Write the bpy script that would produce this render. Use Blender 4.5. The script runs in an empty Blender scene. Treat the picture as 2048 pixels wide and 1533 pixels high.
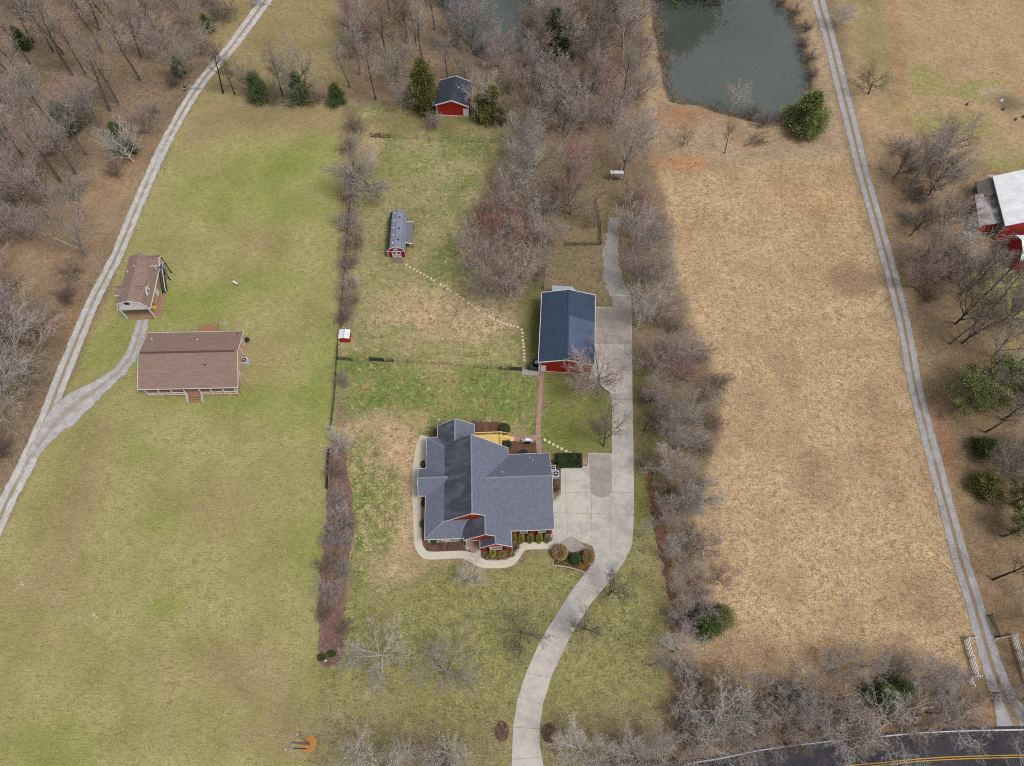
import bpy, math, random
import numpy as np
from mathutils import Vector, Matrix
from mathutils.geometry import tessellate_polygon

# ------------------------------------------------------------------ camera, world, sun, exposure
scene = bpy.context.scene
col = scene.collection
F_PX, CX, CY, CAM_H, TILT = 1420.0, 1024.0, 766.5, 115.0, math.radians(28.3)
cam_d = bpy.data.cameras.new('camera'); cam = bpy.data.objects.new('camera', cam_d); col.objects.link(cam)
cam.location = (0, 0, CAM_H); cam.rotation_euler = (TILT, 0, 0)
cam_d.sensor_fit = 'HORIZONTAL'; cam_d.sensor_width = 36.0; cam_d.lens = 36.0 * F_PX / 2048.0
cam_d.clip_start = 1.0; cam_d.clip_end = 8000.0
scene.camera = cam

SUN_EL, SUN_AZ = math.radians(60), math.radians(125)      # azimuth clockwise from +Y: light from the lower right
world = bpy.data.worlds.new('World'); scene.world = world; world.use_nodes = True
wn = world.node_tree; bg = wn.nodes['Background']
sky = wn.nodes.new('ShaderNodeTexSky'); sky.sky_type = 'NISHITA'; sky.sun_disc = False
sky.sun_elevation = SUN_EL; sky.sun_rotation = SUN_AZ; sky.dust_density = 4.0; sky.air_density = 1.0; sky.ozone_density = 0.6
hsv = wn.nodes.new('ShaderNodeHueSaturation'); hsv.inputs['Saturation'].default_value = 0.22
wn.links.new(sky.outputs[0], hsv.inputs['Color']); wn.links.new(hsv.outputs[0], bg.inputs[0])
bg.inputs[1].default_value = 0.13
sun_d = bpy.data.lights.new('sun', 'SUN'); sun_d.energy = 1.55; sun_d.angle = math.radians(16); sun_d.color = (1, .975, .945)
sun = bpy.data.objects.new('sun', sun_d); col.objects.link(sun)
sdir = Vector((math.sin(SUN_AZ) * math.cos(SUN_EL), math.cos(SUN_AZ) * math.cos(SUN_EL), math.sin(SUN_EL)))
sun.rotation_euler = sdir.to_track_quat('Z', 'Y').to_euler()
scene.view_settings.view_transform = 'Standard'; scene.view_settings.look = 'None'
scene.view_settings.exposure = 0.35; scene.view_settings.gamma = 1.0
scene.render.engine = 'CYCLES'
scene.cycles.use_denoising = False; scene.cycles.pixel_filter_type = 'BLACKMAN_HARRIS'; scene.cycles.filter_width = 1.1; scene.cycles.max_bounces = 5; scene.cycles.diffuse_bounces = 2

# ------------------------------------------------------------------ helpers
KEXP = 1.5
def lin(c):
    c /= 255.0
    return c / 12.92 if c <= .04045 else ((c + .055) / 1.055) ** 2.4
def C(r, g, b, k=KEXP):
    return (lin(r) / k, lin(g) / k, lin(b) / k, 1.0)
def W(px, py, z=0.0):
    x = (px - CX) / F_PX; y = (CY - py) / F_PX
    dy = math.sin(TILT) + y * math.cos(TILT); dz = -math.cos(TILT) + y * math.sin(TILT)
    t = (CAM_H - z) / -dz
    return (x * t, dy * t)
def Wz(px, py, z=0.0):
    a = W(px, py, z); return (a[0], a[1], z)

def tag(o, label=None, cat=None, group=None, kind=None):
    if label: o['label'] = label
    if cat: o['category'] = cat
    if group: o['group'] = group
    if kind: o['kind'] = kind
    return o
def thing(name, label, cat, loc=(0, 0, 0), group=None, rotz=0, scale=None):
    o = bpy.data.objects.new(name, None); col.objects.link(o)
    o.location = loc; o.rotation_euler = (0, 0, rotz); o.empty_display_size = .5
    if scale: o.scale = scale
    return tag(o, label, cat, group)
def root_loc(o):
    while o.parent: o = o.parent
    return Vector(o.location)

class Fr:
    "a building frame: origin, x axis and y axis on the ground"
    def __init__(s, O, U=(1, 0), V=(0, 1)):
        s.O, s.U, s.V = O, U, V
    def __call__(s, p):
        z = p[2] if len(p) > 2 else 0
        return (s.O[0] + p[0] * s.U[0] + p[1] * s.V[0], s.O[1] + p[0] * s.U[1] + p[1] * s.V[1], z)
def rotfr(O, deg):
    a = math.radians(deg); return Fr(O, (math.cos(a), math.sin(a)), (-math.sin(a), math.cos(a)))
IDF = Fr((0, 0))

class MB:
    def __init__(s, fr=IDF): s.v, s.f, s.m, s.fr = [], [], [], fr
    def add(s, pts, faces, mat=0, raw=False):
        n = len(s.v); s.v += [tuple(p) if raw else s.fr(p) for p in pts]
        s.f += [tuple(i + n for i in f) for f in faces]; s.m += [mat] * len(faces)
        return s
    def box(s, x0, y0, z0, x1, y1, z1, mat=0):
        if x0 > x1: x0, x1 = x1, x0
        if y0 > y1: y0, y1 = y1, y0
        p = [(x0, y0, z0), (x1, y0, z0), (x1, y1, z0), (x0, y1, z0), (x0, y0, z1), (x1, y0, z1), (x1, y1, z1), (x0, y1, z1)]
        return s.add(p, [(0, 3, 2, 1), (4, 5, 6, 7), (0, 1, 5, 4), (1, 2, 6, 5), (2, 3, 7, 6), (3, 0, 4, 7)], mat)
    def slab(s, top, t, mat=0):
        "top polygon (counter-clockwise from above), thickness t downwards"
        n = len(top); bot = [(p[0], p[1], p[2] - t) for p in top]
        tri = [f for f in tessellate_polygon([[Vector(p) for p in top]])]
        a = list(top) + bot; faces = []
        for f in tri:
            q = [Vector(top[i]) for i in f]
            nz = (q[1] - q[0]).cross(q[2] - q[0]).z
            f = f if nz > 0 else f[::-1]
            faces.append(tuple(f)); faces.append(tuple(i + n for i in f[::-1]))
        ar = sum(top[i][0] * top[(i + 1) % n][1] - top[(i + 1) % n][0] * top[i][1] for i in range(n))
        for i in range(n):
            j = (i + 1) % n
            faces.append((i, i + n, j + n, j) if ar > 0 else (j, j + n, i + n, i))
        return s.add(a, faces, mat)
    def prism(s, sec, a, b, axis='y', mat=0):
        "vertical cross-section [(u,z)] swept from a to b along an axis"
        n = len(sec)
        P = (lambda u, z, t: (u, t, z)) if axis == 'y' else (lambda u, z, t: (t, u, z))
        pts = [P(u, z, a) for u, z in sec] + [P(u, z, b) for u, z in sec]
        tri = tessellate_polygon([[Vector((u, z, 0)) for u, z in sec]])
        faces = [tuple(f) for f in tri] + [tuple(i + n for i in f[::-1]) for f in tri]
        faces += [(i, (i + 1) % n, (i + 1) % n + n, i + n) for i in range(n)]
        return s.add(pts, faces, mat)
    def beam(s, p, q, w, h=None, mat=0, raw=False):
        "square bar between two points"
        h = h or w
        p = Vector(p if raw else s.fr(p)); q = Vector(q if raw else s.fr(q)); d = (q - p)
        if d.length < 1e-6: return s
        d.normalize(); up = Vector((0, 0, 1)) if abs(d.z) < .95 else Vector((1, 0, 0))
        a = d.cross(up).normalized() * w / 2; b = a.cross(d).normalized() * h / 2
        pts = [p - a - b, p + a - b, p + a + b, p - a + b, q - a - b, q + a - b, q + a + b, q - a + b]
        return s.add(pts, [(0, 1, 2, 3), (7, 6, 5, 4), (0, 4, 5, 1), (1, 5, 6, 2), (2, 6, 7, 3), (3, 7, 4, 0)], mat, raw=True)
    def tube(s, pts, rs, n=6, mat=0, raw=False, cap=True):
        pts = [Vector(p if raw else s.fr(p)) for p in pts]
        if not isinstance(rs, (list, tuple)): rs = [rs] * len(pts)
        vs, fs = [], []
        for k, p in enumerate(pts):
            d = (pts[min(k + 1, len(pts) - 1)] - pts[max(k - 1, 0)])
            d = d.normalized() if d.length > 0 else Vector((0, 0, 1))
            up = Vector((0, 0, 1)) if abs(d.z) < .9 else Vector((1, 0, 0))
            a = d.cross(up).normalized(); b = a.cross(d)
            for i in range(n):
                t = 2 * math.pi * i / n
                vs.append(p + (a * math.cos(t) + b * math.sin(t)) * rs[k])
        for k in range(len(pts) - 1):
            for i in range(n):
                j = (i + 1) % n
                fs.append((k * n + i, k * n + j, (k + 1) * n + j, (k + 1) * n + i))
        if cap:
            fs.append(tuple(range(n))[::-1]); fs.append(tuple((len(pts) - 1) * n + i for i in range(n)))
        return s.add(vs, fs, mat, raw=True)
    def cyl(s, x, y, z0, z1, r0, r1=None, n=12, mat=0):
        return s.tube([(x, y, z0), (x, y, z1)], [r0, r0 if r1 is None else r1], n, mat)
    def data(s, name, mats, off=Vector((0, 0, 0)), smooth=False):
        me = bpy.data.meshes.new(name)
        me.from_pydata([(v[0] - off[0], v[1] - off[1], v[2] - off[2]) for v in s.v], [], s.f)
        for m in (mats if isinstance(mats, (list, tuple)) else [mats]): me.materials.append(m)
        me.polygons.foreach_set('material_index', s.m)
        if smooth: me.polygons.foreach_set('use_smooth', [True] * len(s.f))
        me.update(); return me
    def build(s, name, mats, parent=None, smooth=False, loc=None):
        off = root_loc(parent) if parent else Vector(loc or (0, 0, 0))
        o = bpy.data.objects.new(name, s.data(name, mats, off, smooth)); col.objects.link(o)
        if parent: o.parent = parent
        else: o.location = off
        return o

# ------------------------------------------------------------------ node materials
class NT:
    def __init__(s, name):
        s.m = bpy.data.materials.new(name); s.m.use_nodes = True; s.t = s.m.node_tree
        s.b = s.t.nodes['Principled BSDF']; s.b.inputs['Specular IOR Level'].default_value = .15
        s.b.inputs['Roughness'].default_value = .85
    def n(s, kind, **kw):
        x = s.t.nodes.new(kind)
        for k, v in kw.items(): setattr(x, k, v)
        return x
    def l(s, a, b): s.t.links.new(a, b)
    def pos(s, scale=(1, 1, 1), rot=(0, 0, 0), obj=False):
        if obj: src = s.n('ShaderNodeTexCoord').outputs['Object']
        else: src = s.n('ShaderNodeNewGeometry').outputs['Position']
        mp = s.n('ShaderNodeMapping'); mp.inputs['Scale'].default_value = scale; mp.inputs['Rotation'].default_value = rot
        s.l(src, mp.inputs[0]); return mp.outputs[0]
    def noise(s, vec, scale, detail=4, rough=.6, dist=0):
        x = s.n('ShaderNodeTexNoise'); x.inputs['Scale'].default_value = scale; x.inputs['Detail'].default_value = detail
        x.inputs['Roughness'].default_value = rough; x.inputs['Distortion'].default_value = dist
        s.l(vec, x.inputs['Vector']); return x.outputs[0]
    def ramp(s, f, a, b, lo=0.0, hi=1.0, smooth=True):
        x = s.n('ShaderNodeMapRange'); x.interpolation_type = 'SMOOTHSTEP' if smooth else 'LINEAR'
        x.inputs[1].default_value = a; x.inputs[2].default_value = b; x.inputs[3].default_value = lo; x.inputs[4].default_value = hi
        s.l(f, x.inputs[0]); return x.outputs[0]
    def mix(s, f, a, b, mode='MIX'):
        x = s.n('ShaderNodeMix', data_type='RGBA', blend_type=mode)
        for sock, v in ((x.inputs[0], f), (x.inputs[6], a), (x.inputs[7], b)):
            if hasattr(v, 'node'): s.l(v, sock)
            elif isinstance(v, (int, float)): sock.default_value = v
            else: sock.default_value = v
        return x.outputs[2]
    def math(s, op, a, b=0.0):
        x = s.n('ShaderNodeMath', operation=op)
        for i, v in enumerate((a, b)):
            if hasattr(v, 'node'): s.l(v, x.inputs[i])
            else: x.inputs[i].default_value = v
        return x.outputs[0]
    def scale_col(s, c, f):
        x = s.n('ShaderNodeVectorMath', operation='SCALE'); 
        if hasattr(c, 'node'): s.l(c, x.inputs[0])
        else: x.inputs[0].default_value = c[:3]
        s.l(f, x.inputs['Scale']); return x.outputs[0]
    def bump(s, h, strength=.4, dist=.1):
        x = s.n('ShaderNodeBump'); x.inputs['Strength'].default_value = strength; x.inputs['Distance'].default_value = dist
        s.l(h, x.inputs['Height']); s.l(x.outputs[0], s.b.inputs['Normal'])
    def out(s, c): 
        if hasattr(c, 'node'): s.l(c, s.b.inputs['Base Color'])
        else: s.b.inputs['Base Color'].default_value = c
        return s.m

MATS = {}
def simple(name, c, var=.15, sc=3.0, rough=.7, spec=.2, metal=0.0, c2=None, vscale=(1, 1, 1), bump=0, obj=True):
    if name in MATS: return MATS[name]
    t = NT(name); p = t.pos(vscale, obj=obj); f = t.noise(p, sc, 5, .65)
    cc = t.mix(t.ramp(f, .35, .65), c, c2) if c2 else c
    f2 = t.noise(p, sc * 4.3, 3, .6)
    t.out(t.scale_col(cc, t.ramp(f2, .3, .7, 1 - var, 1 + var, False)))
    t.b.inputs['Roughness'].default_value = rough; t.b.inputs['Specular IOR Level'].default_value = spec
    t.b.inputs['Metallic'].default_value = metal
    if bump: t.bump(f2, bump, .05)
    MATS[name] = t.m; return t.m

def ground_material():
    t = NT('ground_cover')
    A = t.n('ShaderNodeAttribute', attribute_name='colA'); B = t.n('ShaderNodeAttribute', attribute_name='colB')
    p = t.pos(); px = t.pos((1, 1, .01))
    big = t.noise(px, .11, 4, .6); mid = t.noise(px, .7, 5, .72, .3); fine = t.noise(px, 2.9, 5, .75); tiny = t.noise(px, 9.0, 3, .7)
    st = t.noise(t.pos((.5, 2.4, .01), (0, 0, .6)), 1.6, 4, .75)
    k = t.math('ADD', t.math('MULTIPLY', big, .34), t.math('ADD', t.math('MULTIPLY', mid, .34), t.math('MULTIPLY', fine, .32)))
    bias = t.math('ADD', k, t.math('MULTIPLY', t.math('SUBTRACT', A.outputs['Alpha'], .5), .5))
    f = t.ramp(bias, .468, .532)
    c = t.mix(f, A.outputs['Color'], B.outputs['Color'])
    # separate clumps of darker growth and of pale dead thatch, strong where the zone is rough
    rough = t.ramp(B.outputs['Alpha'], .55, 1.1, .15, 1, False)
    cl = t.noise(px, 1.15, 3, .62); cl2 = t.noise(px, .8, 4, .7, .4)
    dk = t.math('MULTIPLY', t.ramp(cl, .53, .60), t.math('MULTIPLY', rough, .6)); lt = t.math('MULTIPLY', t.ramp(cl2, .55, .63), t.math('MULTIPLY', rough, .55))
    c = t.mix(dk, c, t.scale_col(B.outputs['Color'], t.ramp(cl, 0, .001, .68, .68))); c = t.mix(lt, c, t.scale_col(A.outputs['Color'], t.ramp(cl, 0, .001, 1.22, 1.22)))
    v = t.math('ADD', t.math('MULTIPLY', fine, .4), t.math('MULTIPLY', tiny, .6))
    con = t.math('MULTIPLY', t.math('SUBTRACT', v, .5), B.outputs['Alpha'])
    con = t.math('MULTIPLY', con, 7.0)
    con2 = t.math('MULTIPLY', t.math('MULTIPLY', t.math('SUBTRACT', mid, .5), 1.9), B.outputs['Alpha'])
    con3 = t.math('MULTIPLY', t.math('SUBTRACT', st, .5), 1.1)
    tot = t.math('ADD', t.math('ADD', t.math('ADD', con, 1.0), con2), con3)
    tot = t.math('MAXIMUM', t.math('MINIMUM', tot, 1.75), .4)
    c = t.scale_col(c, tot)
    hue = t.noise(px, 1.3, 4, .7)
    c = t.mix(t.ramp(hue, .5, .72, 0, .30), c, C(166, 134, 104))
    hs = t.n('ShaderNodeHueSaturation'); hs.inputs['Saturation'].default_value = .95; t.l(c, hs.inputs['Color']); c = hs.outputs[0]
    t.bump(v, .35, .2)
    t.b.inputs['Roughness'].default_value = 1.0; t.b.inputs['Specular IOR Level'].default_value = .03
    return t.out(c)

def roof_shingle(name, c, c2, streak=None, axis_scale=(1, 1, 1)):
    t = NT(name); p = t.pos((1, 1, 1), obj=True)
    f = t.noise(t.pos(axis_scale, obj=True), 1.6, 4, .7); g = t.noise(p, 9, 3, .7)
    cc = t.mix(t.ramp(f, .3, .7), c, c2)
    if streak:
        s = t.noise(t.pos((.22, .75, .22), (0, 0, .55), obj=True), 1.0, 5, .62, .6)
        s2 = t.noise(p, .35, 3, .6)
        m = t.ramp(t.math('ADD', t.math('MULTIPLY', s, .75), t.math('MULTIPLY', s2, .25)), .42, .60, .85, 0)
        cc = t.mix(m, cc, streak)
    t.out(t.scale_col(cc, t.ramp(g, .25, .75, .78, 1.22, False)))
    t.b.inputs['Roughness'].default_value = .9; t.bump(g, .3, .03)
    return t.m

def gravel_material(name, c1, c2, med, track):
    "u across the strip -1..1 : two wheel tracks, a grown-over middle and thin verges"
    t = NT(name); uv = t.n('ShaderNodeUVMap', uv_map='UVMap'); sep = t.n('ShaderNodeSeparateXYZ'); t.l(uv.outputs[0], sep.inputs[0])
    p = t.pos((1, 1, .01)); n1 = t.noise(p, .7, 5, .7); n2 = t.noise(p, 5, 4, .7); n3 = t.noise(p, .07, 3, .5)
    u = t.math('ABSOLUTE', t.math('ADD', sep.outputs[0], t.math('MULTIPLY', t.math('SUBTRACT', n1, .5), .22)))
    mid = t.ramp(u, .12, .30, 1, 0)
    edge = t.ramp(u, .86, 1.02, 0, 1)
    rough = t.ramp(t.math('ADD', t.math('MULTIPLY', n1, .35), t.math('MULTIPLY', n3, .9)), .46, .62, .4, 1)
    m = t.math('MAXIMUM', t.math('MULTIPLY', t.math('MULTIPLY', mid, rough), track), t.math('MULTIPLY', edge, .85))
    g = t.mix(t.ramp(n1, .35, .65), c1, c2)
    c = t.mix(m, g, med)
    t.out(t.scale_col(c, t.ramp(n2, .3, .7, .78, 1.2, False))); t.b.inputs['Roughness'].default_value = .95
    t.bump(n2, .4, .06)
    return t.m

def concrete_material(name, c, c2):
    t = NT(name); p = t.pos((1, 1, .01)); a = t.noise(p, .16, 4, .6, .5); b = t.noise(p, .9, 5, .7); d = t.noise(p, 9, 3, .6)
    cc = t.mix(t.ramp(t.math('ADD', t.math('MULTIPLY', a, .55), t.math('MULTIPLY', b, .45)), .42, .60), c, c2)
    t.out(t.scale_col(cc, t.ramp(d, .25, .75, .93, 1.07, False))); t.b.inputs['Roughness'].default_value = .9
    return t.m

def bark_material(name, twig=False):
    "colour comes from each tree's own object colour"
    t = NT(name); oi = t.n('ShaderNodeObjectInfo'); n = t.noise(t.pos((1, 1, .3) if not twig else (1, 1, 1), obj=True), 2.2 if twig else 4, 5, .75)
    t.out(t.scale_col(oi.outputs['Color'], t.ramp(n, .32, .68, .5, 1.5, False)))
    t.b.inputs['Roughness'].default_value = .95; t.b.inputs['Specular IOR Level'].default_value = .05
    return t.m
def leaf_material(name):
    t = NT(name); oi = t.n('ShaderNodeObjectInfo'); p = t.pos(obj=True)
    n = t.noise(p, .9, 4, .65); n2 = t.noise(p, 3.5, 3, .6)
    c = t.scale_col(oi.outputs['Color'], t.ramp(n, .3, .7, .8, 2.1, False))
    c = t.mix(t.ramp(n2, .5, .72, 0, .35), c, C(140, 126, 74))
    t.out(c); t.b.inputs['Roughness'].default_value = .8; t.b.inputs['Specular IOR Level'].default_value = .1
    return t.m
def water_material():
    t = NT('pond_water'); p = t.pos((1, 1, 1)); n = t.noise(p, 1.2, 4, .6); n2 = t.noise(p, .03, 3, .5)
    t.out(t.mix(t.ramp(n2, .35, .65), C(76, 82, 77, 1.5), C(88, 93, 89, 1.5)))
    t.b.inputs['Roughness'].default_value = .04; t.b.inputs['Specular IOR Level'].default_value = .9; t.b.inputs['IOR'].default_value = 1.5
    t.bump(n, .12, .05); return t.m
def glass_material():
    t = NT('window_glass'); t.out(C(60, 66, 74)); t.b.inputs['Roughness'].default_value = .08; t.b.inputs['Specular IOR Level'].default_value = .5
    return t.m
def striped(name, c, c2, period, axis, rough=.5, spec=.3, width=.12, patch=None):
    "ribbed sheet metal / lap siding: dark line every <period> metres along an axis of the object"
    t = NT(name); sep = t.n('ShaderNodeSeparateXYZ'); t.l(t.n('ShaderNodeTexCoord').outputs['Object'], sep.inputs[0])
    w = t.math('FRACT', t.math('DIVIDE', sep.outputs[axis], period))
    line = t.math('LESS_THAN', w, width)
    n = t.noise(t.pos(obj=True), .6, 4, .6)
    cc = t.mix(line, c, c2)
    t.out(t.scale_col(cc, t.ramp(n, .3, .7, .88, 1.12, False)))
    t.b.inputs['Roughness'].default_value = rough; t.b.inputs['Specular IOR Level'].default_value = spec
    return t.m
def brick_material(name, c, c2, mortar, sc=4.0):
    t = NT(name); b = t.n('ShaderNodeTexBrick'); t.l(t.pos((1, 1, 1), (0, 0, 0), obj=True), b.inputs[0])
    b.inputs['Color1'].default_value = c; b.inputs['Color2'].default_value = c2; b.inputs['Mortar'].default_value = mortar
    b.inputs['Scale'].default_value = sc; b.inputs['Mortar Size'].default_value = .015
    n = t.noise(t.pos(obj=True), 1.2, 4, .6)
    t.out(t.scale_col(b.outputs[0], t.ramp(n, .3, .7, .82, 1.18, False))); return t.m

M_GROUND = ground_material(); M_BARK = bark_material('tree_bark'); M_TWIG = bark_material('bare_twigs', True); M_LEAF = leaf_material('evergreen_foliage')
M_CONC = concrete_material('pale_concrete', C(202, 194, 184), C(176, 171, 166)); M_CONC2 = concrete_material('weathered_concrete', C(172, 162, 152), C(150, 142, 134))
M_JOINT = simple('concrete_joint', C(148, 140, 131), .1)
M_ASPH = simple('asphalt', C(66, 63, 70), .12, .8, .9, .1, c2=C(76, 72, 77), obj=False)
M_WLINE = simple('white_road_paint', C(225, 222, 222), .08); M_YLINE = simple('yellow_road_paint', C(205, 160, 45), .1)
M_GRAV_L = gravel_material('pale_gravel', C(208, 203, 200), C(180, 176, 173), C(146, 132, 104), .8)
M_GRAV_D = gravel_material('grey_driveway_gravel', C(196, 192, 190), C(168, 163, 160), C(150, 134, 112), .5)
M_GRAV_R = gravel_material('blue_grey_gravel', C(180, 177, 178), C(158, 155, 156), C(146, 128, 106), 1.0)
M_MULCH = simple('mulch', C(118, 94, 86), .35, 1.2, 1, .02, c2=C(140, 112, 102), obj=False, bump=.5)
M_MULCHD = simple('dark_mulch', C(98, 74, 62), .35, 1.2, 1, .02, c2=C(120, 92, 74), obj=False, bump=.5)
M_WHITE = simple('white_painted_trim', C(232, 230, 230), .05); M_RED = striped('red_lap_siding', C(172, 56, 34), C(150, 46, 30), .25, 2, .7, .2, .2)
M_REDV = striped('red_ribbed_metal_siding', C(170, 38, 28), C(140, 32, 26), .5, 0, .55, .3, .12)
M_REDF = striped('weathered_red_boards', C(172, 66, 58), C(152, 58, 52), .4, 1, .8, .1, .15)
M_SHG = roof_shingle('blue_grey_shingles', C(118, 122, 138), C(105, 109, 125)); M_SHGS = roof_shingle('blue_grey_shingles_dark_streaked', C(110, 114, 128), C(98, 102, 115), C(76, 78, 88))  # second set: slightly darker shingles with darker streaks, for the left-hand slopes
M_SHB = roof_shingle('brown_shingles', C(152, 127, 118), C(136, 112, 103), None, (.3, 2.4, 1)); M_SHBR = roof_shingle('brown_shingles_weathered', C(152, 127, 117), C(136, 112, 102), None, (1, 1, 1))
M_NAVY = striped('navy_metal_roofing', C(54, 68, 92), C(46, 58, 80), .46, 1, .42, .4, .14); M_NAVYL = striped('navy_roofing_painted_reflection', C(78, 94, 120), C(66, 82, 108), .46, 1, .42, .4, .14)
M_CHAR = striped('charcoal_metal_roofing', C(62, 66, 78), C(54, 58, 70), .4, 1, .5, .3, .14)
M_GREYM = striped('grey_metal_roofing', C(132, 138, 154), C(112, 118, 134), .6, 1, .5, .3, .12)
M_WMET = simple('white_metal_sheet', C(236, 238, 242), .05, 1, .45, .3, c2=C(212, 215, 220)); M_WHOT = striped('bright_white_roof_coating', (.62, .63, .65, 1), (.52, .53, .56, 1), .9, 1, .45, .3, .06)
M_RUST = simple('rust_streaked_tin', C(196, 190, 192), .12, .5, .6, .2, c2=C(122, 108, 108)); M_GREYW = simple('grey_weathered_boards', C(140, 136, 128), .15, 2, vscale=(1, .2, 1), c2=C(118, 112, 104))
M_BRICKT = brick_material('tan_brick', C(206, 166, 126), C(192, 150, 108), C(206, 188, 164)); M_BRICKP = brick_material('brick_paving', C(172, 136, 124), C(156, 118, 106), C(190, 172, 160), 2.2)
M_GLASS = glass_material(); M_BLACK = simple('black_painted_metal', C(40, 42, 48), .1); M_SHUT = simple('dark_shutter', C(38, 30, 34), .1)
M_DECKY = striped('new_yellow_deck_boards', C(236, 206, 130), C(214, 180, 104), .14, 1, .7, .2, .14); M_RAILY = simple('new_yellow_lumber', C(232, 196, 116), .1, 3)
M_DECKB = striped('brown_deck_boards', C(164, 126, 98), C(140, 106, 80), .14, 0, .7, .2, .16); M_SLABT = simple('tan_stained_slab', C(166, 134, 110), .1, .8, c2=C(152, 120, 96))
M_WOODG = striped('grey_worn_planks', C(128, 116, 104), C(98, 88, 80), .2, 1, .9, .1, .2); M_WOODD = simple('dark_stained_wood', C(66, 60, 58), .2, 4)
M_POLE = simple('weathered_utility_pole_wood', C(132, 128, 130), .15, 5, c2=C(112, 106, 106)); M_STEEL = simple('galvanised_steel', C(190, 192, 196), .08, 3, .4, .4)
M_STONE = simple('pale_paving_stone', C(214, 202, 178), .1, 3); M_EDGE = simple('pale_border_block', C(190, 178, 160), .15, 3)
M_FENCE = simple('dark_weathered_fence_rail', C(74, 72, 74), .2, 4); M_YEL = simple('yellow_plastic', C(240, 225, 90), .1); M_ORNG = simple('rust_orange_soil', C(184, 130, 76), .3, 3, 1, .02, obj=False)
M_GREENM = simple('green_tube_gate_paint', C(70, 82, 72), .1); M_WIRE = simple('cable', C(170, 160, 110), .05); M_ROCK = simple('pale_rock', C(188, 178, 164), .2, 3)
M_WATER = water_material(); M_YPIPE = simple('yellow_pipe_paint', C(205, 165, 60), .1)

# ------------------------------------------------------------------ the ground sheet
def vnoise(x, y, seed=0):
    def h(i, j):
        n = (i * 374761393 + j * 668265263 + seed * 974634777) & 0xffffffff
        n = ((n ^ (n >> 13)) * 1274126177) & 0xffffffff
        return ((n ^ (n >> 16)) & 0xffff) / 65535.0
    xi = np.floor(x).astype(np.int64); yi = np.floor(y).astype(np.int64); fx = x - xi; fy = y - yi
    fx = fx * fx * (3 - 2 * fx); fy = fy * fy * (3 - 2 * fy)
    a, b, c, d = h(xi, yi), h(xi + 1, yi), h(xi, yi + 1), h(xi + 1, yi + 1)
    return (a * (1 - fx) + b * fx) * (1 - fy) + (c * (1 - fx) + d * fx) * fy
def fbm(x, y, seed=0):
    return (vnoise(x, y, seed) + .5 * vnoise(x * 2.1, y * 2.1, seed + 1) + .25 * vnoise(x * 4.3, y * 4.3, seed + 2)) / 1.75 - .5
def sdist(X, Y, poly):
    "signed distance to a polygon, negative inside"
    d = np.full(X.shape, 1e9); ins = np.zeros(X.shape, bool); n = len(poly)
    for i in range(n):
        x0, y0 = poly[i]; x1, y1 = poly[(i + 1) % n]
        ex, ey = x1 - x0, y1 - y0; L = ex * ex + ey * ey + 1e-9
        t = np.clip(((X - x0) * ex + (Y - y0) * ey) / L, 0, 1)
        d = np.minimum(d, np.hypot(X - x0 - t * ex, Y - y0 - t * ey))
        if y0 != y1:
            c = ((y0 > Y) != (y1 > Y)) & (X < (x1 - x0) * (Y - y0) / (y1 - y0) + x0)
            ins ^= c
    return np.where(ins, -d, d)
def axis(lo, hi, far):
    a = np.arange(lo, hi + .5, 1.0); e = [6, 16, 40, 100, 300, 900]
    return np.concatenate([[lo - far] + [lo - q for q in e[::-1]], a, [hi + q for q in e] + [hi + far]])
gx = axis(-190, 190, 3500); gy = axis(-40, 250, 3500)
GX, GY = np.meshgrid(gx, gy); GXf, GYf = GX.ravel(), GY.ravel()
rag = fbm(GXf * .12, GYf * .12, 3); rag2 = fbm(GXf * .5, GYf * .5, 9)
colA = np.zeros((len(GXf), 4)); colB = np.zeros((len(GXf), 4))
def paint(px, a, b, bias=.5, con=.8, feather=2.0, ragged=5.0, amt=1.0, world=False):
    poly = px if world else [W(*q) for q in px]
    d = sdist(GXf, GYf, poly) + ragged * rag + ragged * .35 * rag2
    m = np.clip(.5 - d / (2 * feather), 0, 1); m = m * m * (3 - 2 * m) * amt; m = m[:, None]
    ca = np.array(list(C(*a)[:3]) + [bias]); cb = np.array(list(C(*b)[:3]) + [con])
    global colA, colB
    colA = colA * (1 - m) + ca * m; colB = colB * (1 - m) + cb * m
def spot(px, py, rx, ry, a, b, bias=.5, con=.8, amt=.8, rot=0):
    cx, cy = W(px, py); cr, sr = math.cos(rot), math.sin(rot)
    u = ((GXf - cx) * cr + (GYf - cy) * sr) / rx; v = (-(GXf - cx) * sr + (GYf - cy) * cr) / ry
    d = np.hypot(u, v) + rag * 1.1 + rag2 * .5
    m = np.clip(1.25 - d, 0, 1); m = m * m * (3 - 2 * m) * amt; m = m[:, None]
    ca = np.array(list(C(*a)[:3]) + [bias]); cb = np.array(list(C(*b)[:3]) + [con])
    global colA, colB
    colA = colA * (1 - m) + ca * m; colB = colB * (1 - m) + cb * m
ca0 = C(150, 130, 102); colA[:] = (*ca0[:3], .5); cb0 = C(132, 114, 92); colB[:] = (*cb0[:3], .8)
LIT, LIT2 = (142, 121, 98), (118, 101, 84)
# left woods floor
paint([(-900, -400), (620, -400), (545, -10), (395, 180), (240, 480), (110, 800), (0, 1040), (-300, 1600), (-900, 1600)], LIT, LIT2, .45, .9, 3, 6)
spot(215, 400, 16, 9, (172, 145, 112), (150, 126, 98), .4, .6, .8, 1.0); spot(60, 520, 14, 8, (170, 142, 110), (146, 120, 96)); spot(265, 330, 5, 16, (168, 138, 104), (146, 118, 92), amt=.8, rot=-.5)
spot(140, 640, 12, 8, (160, 128, 90), (150, 122, 92), amt=.7)
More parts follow.
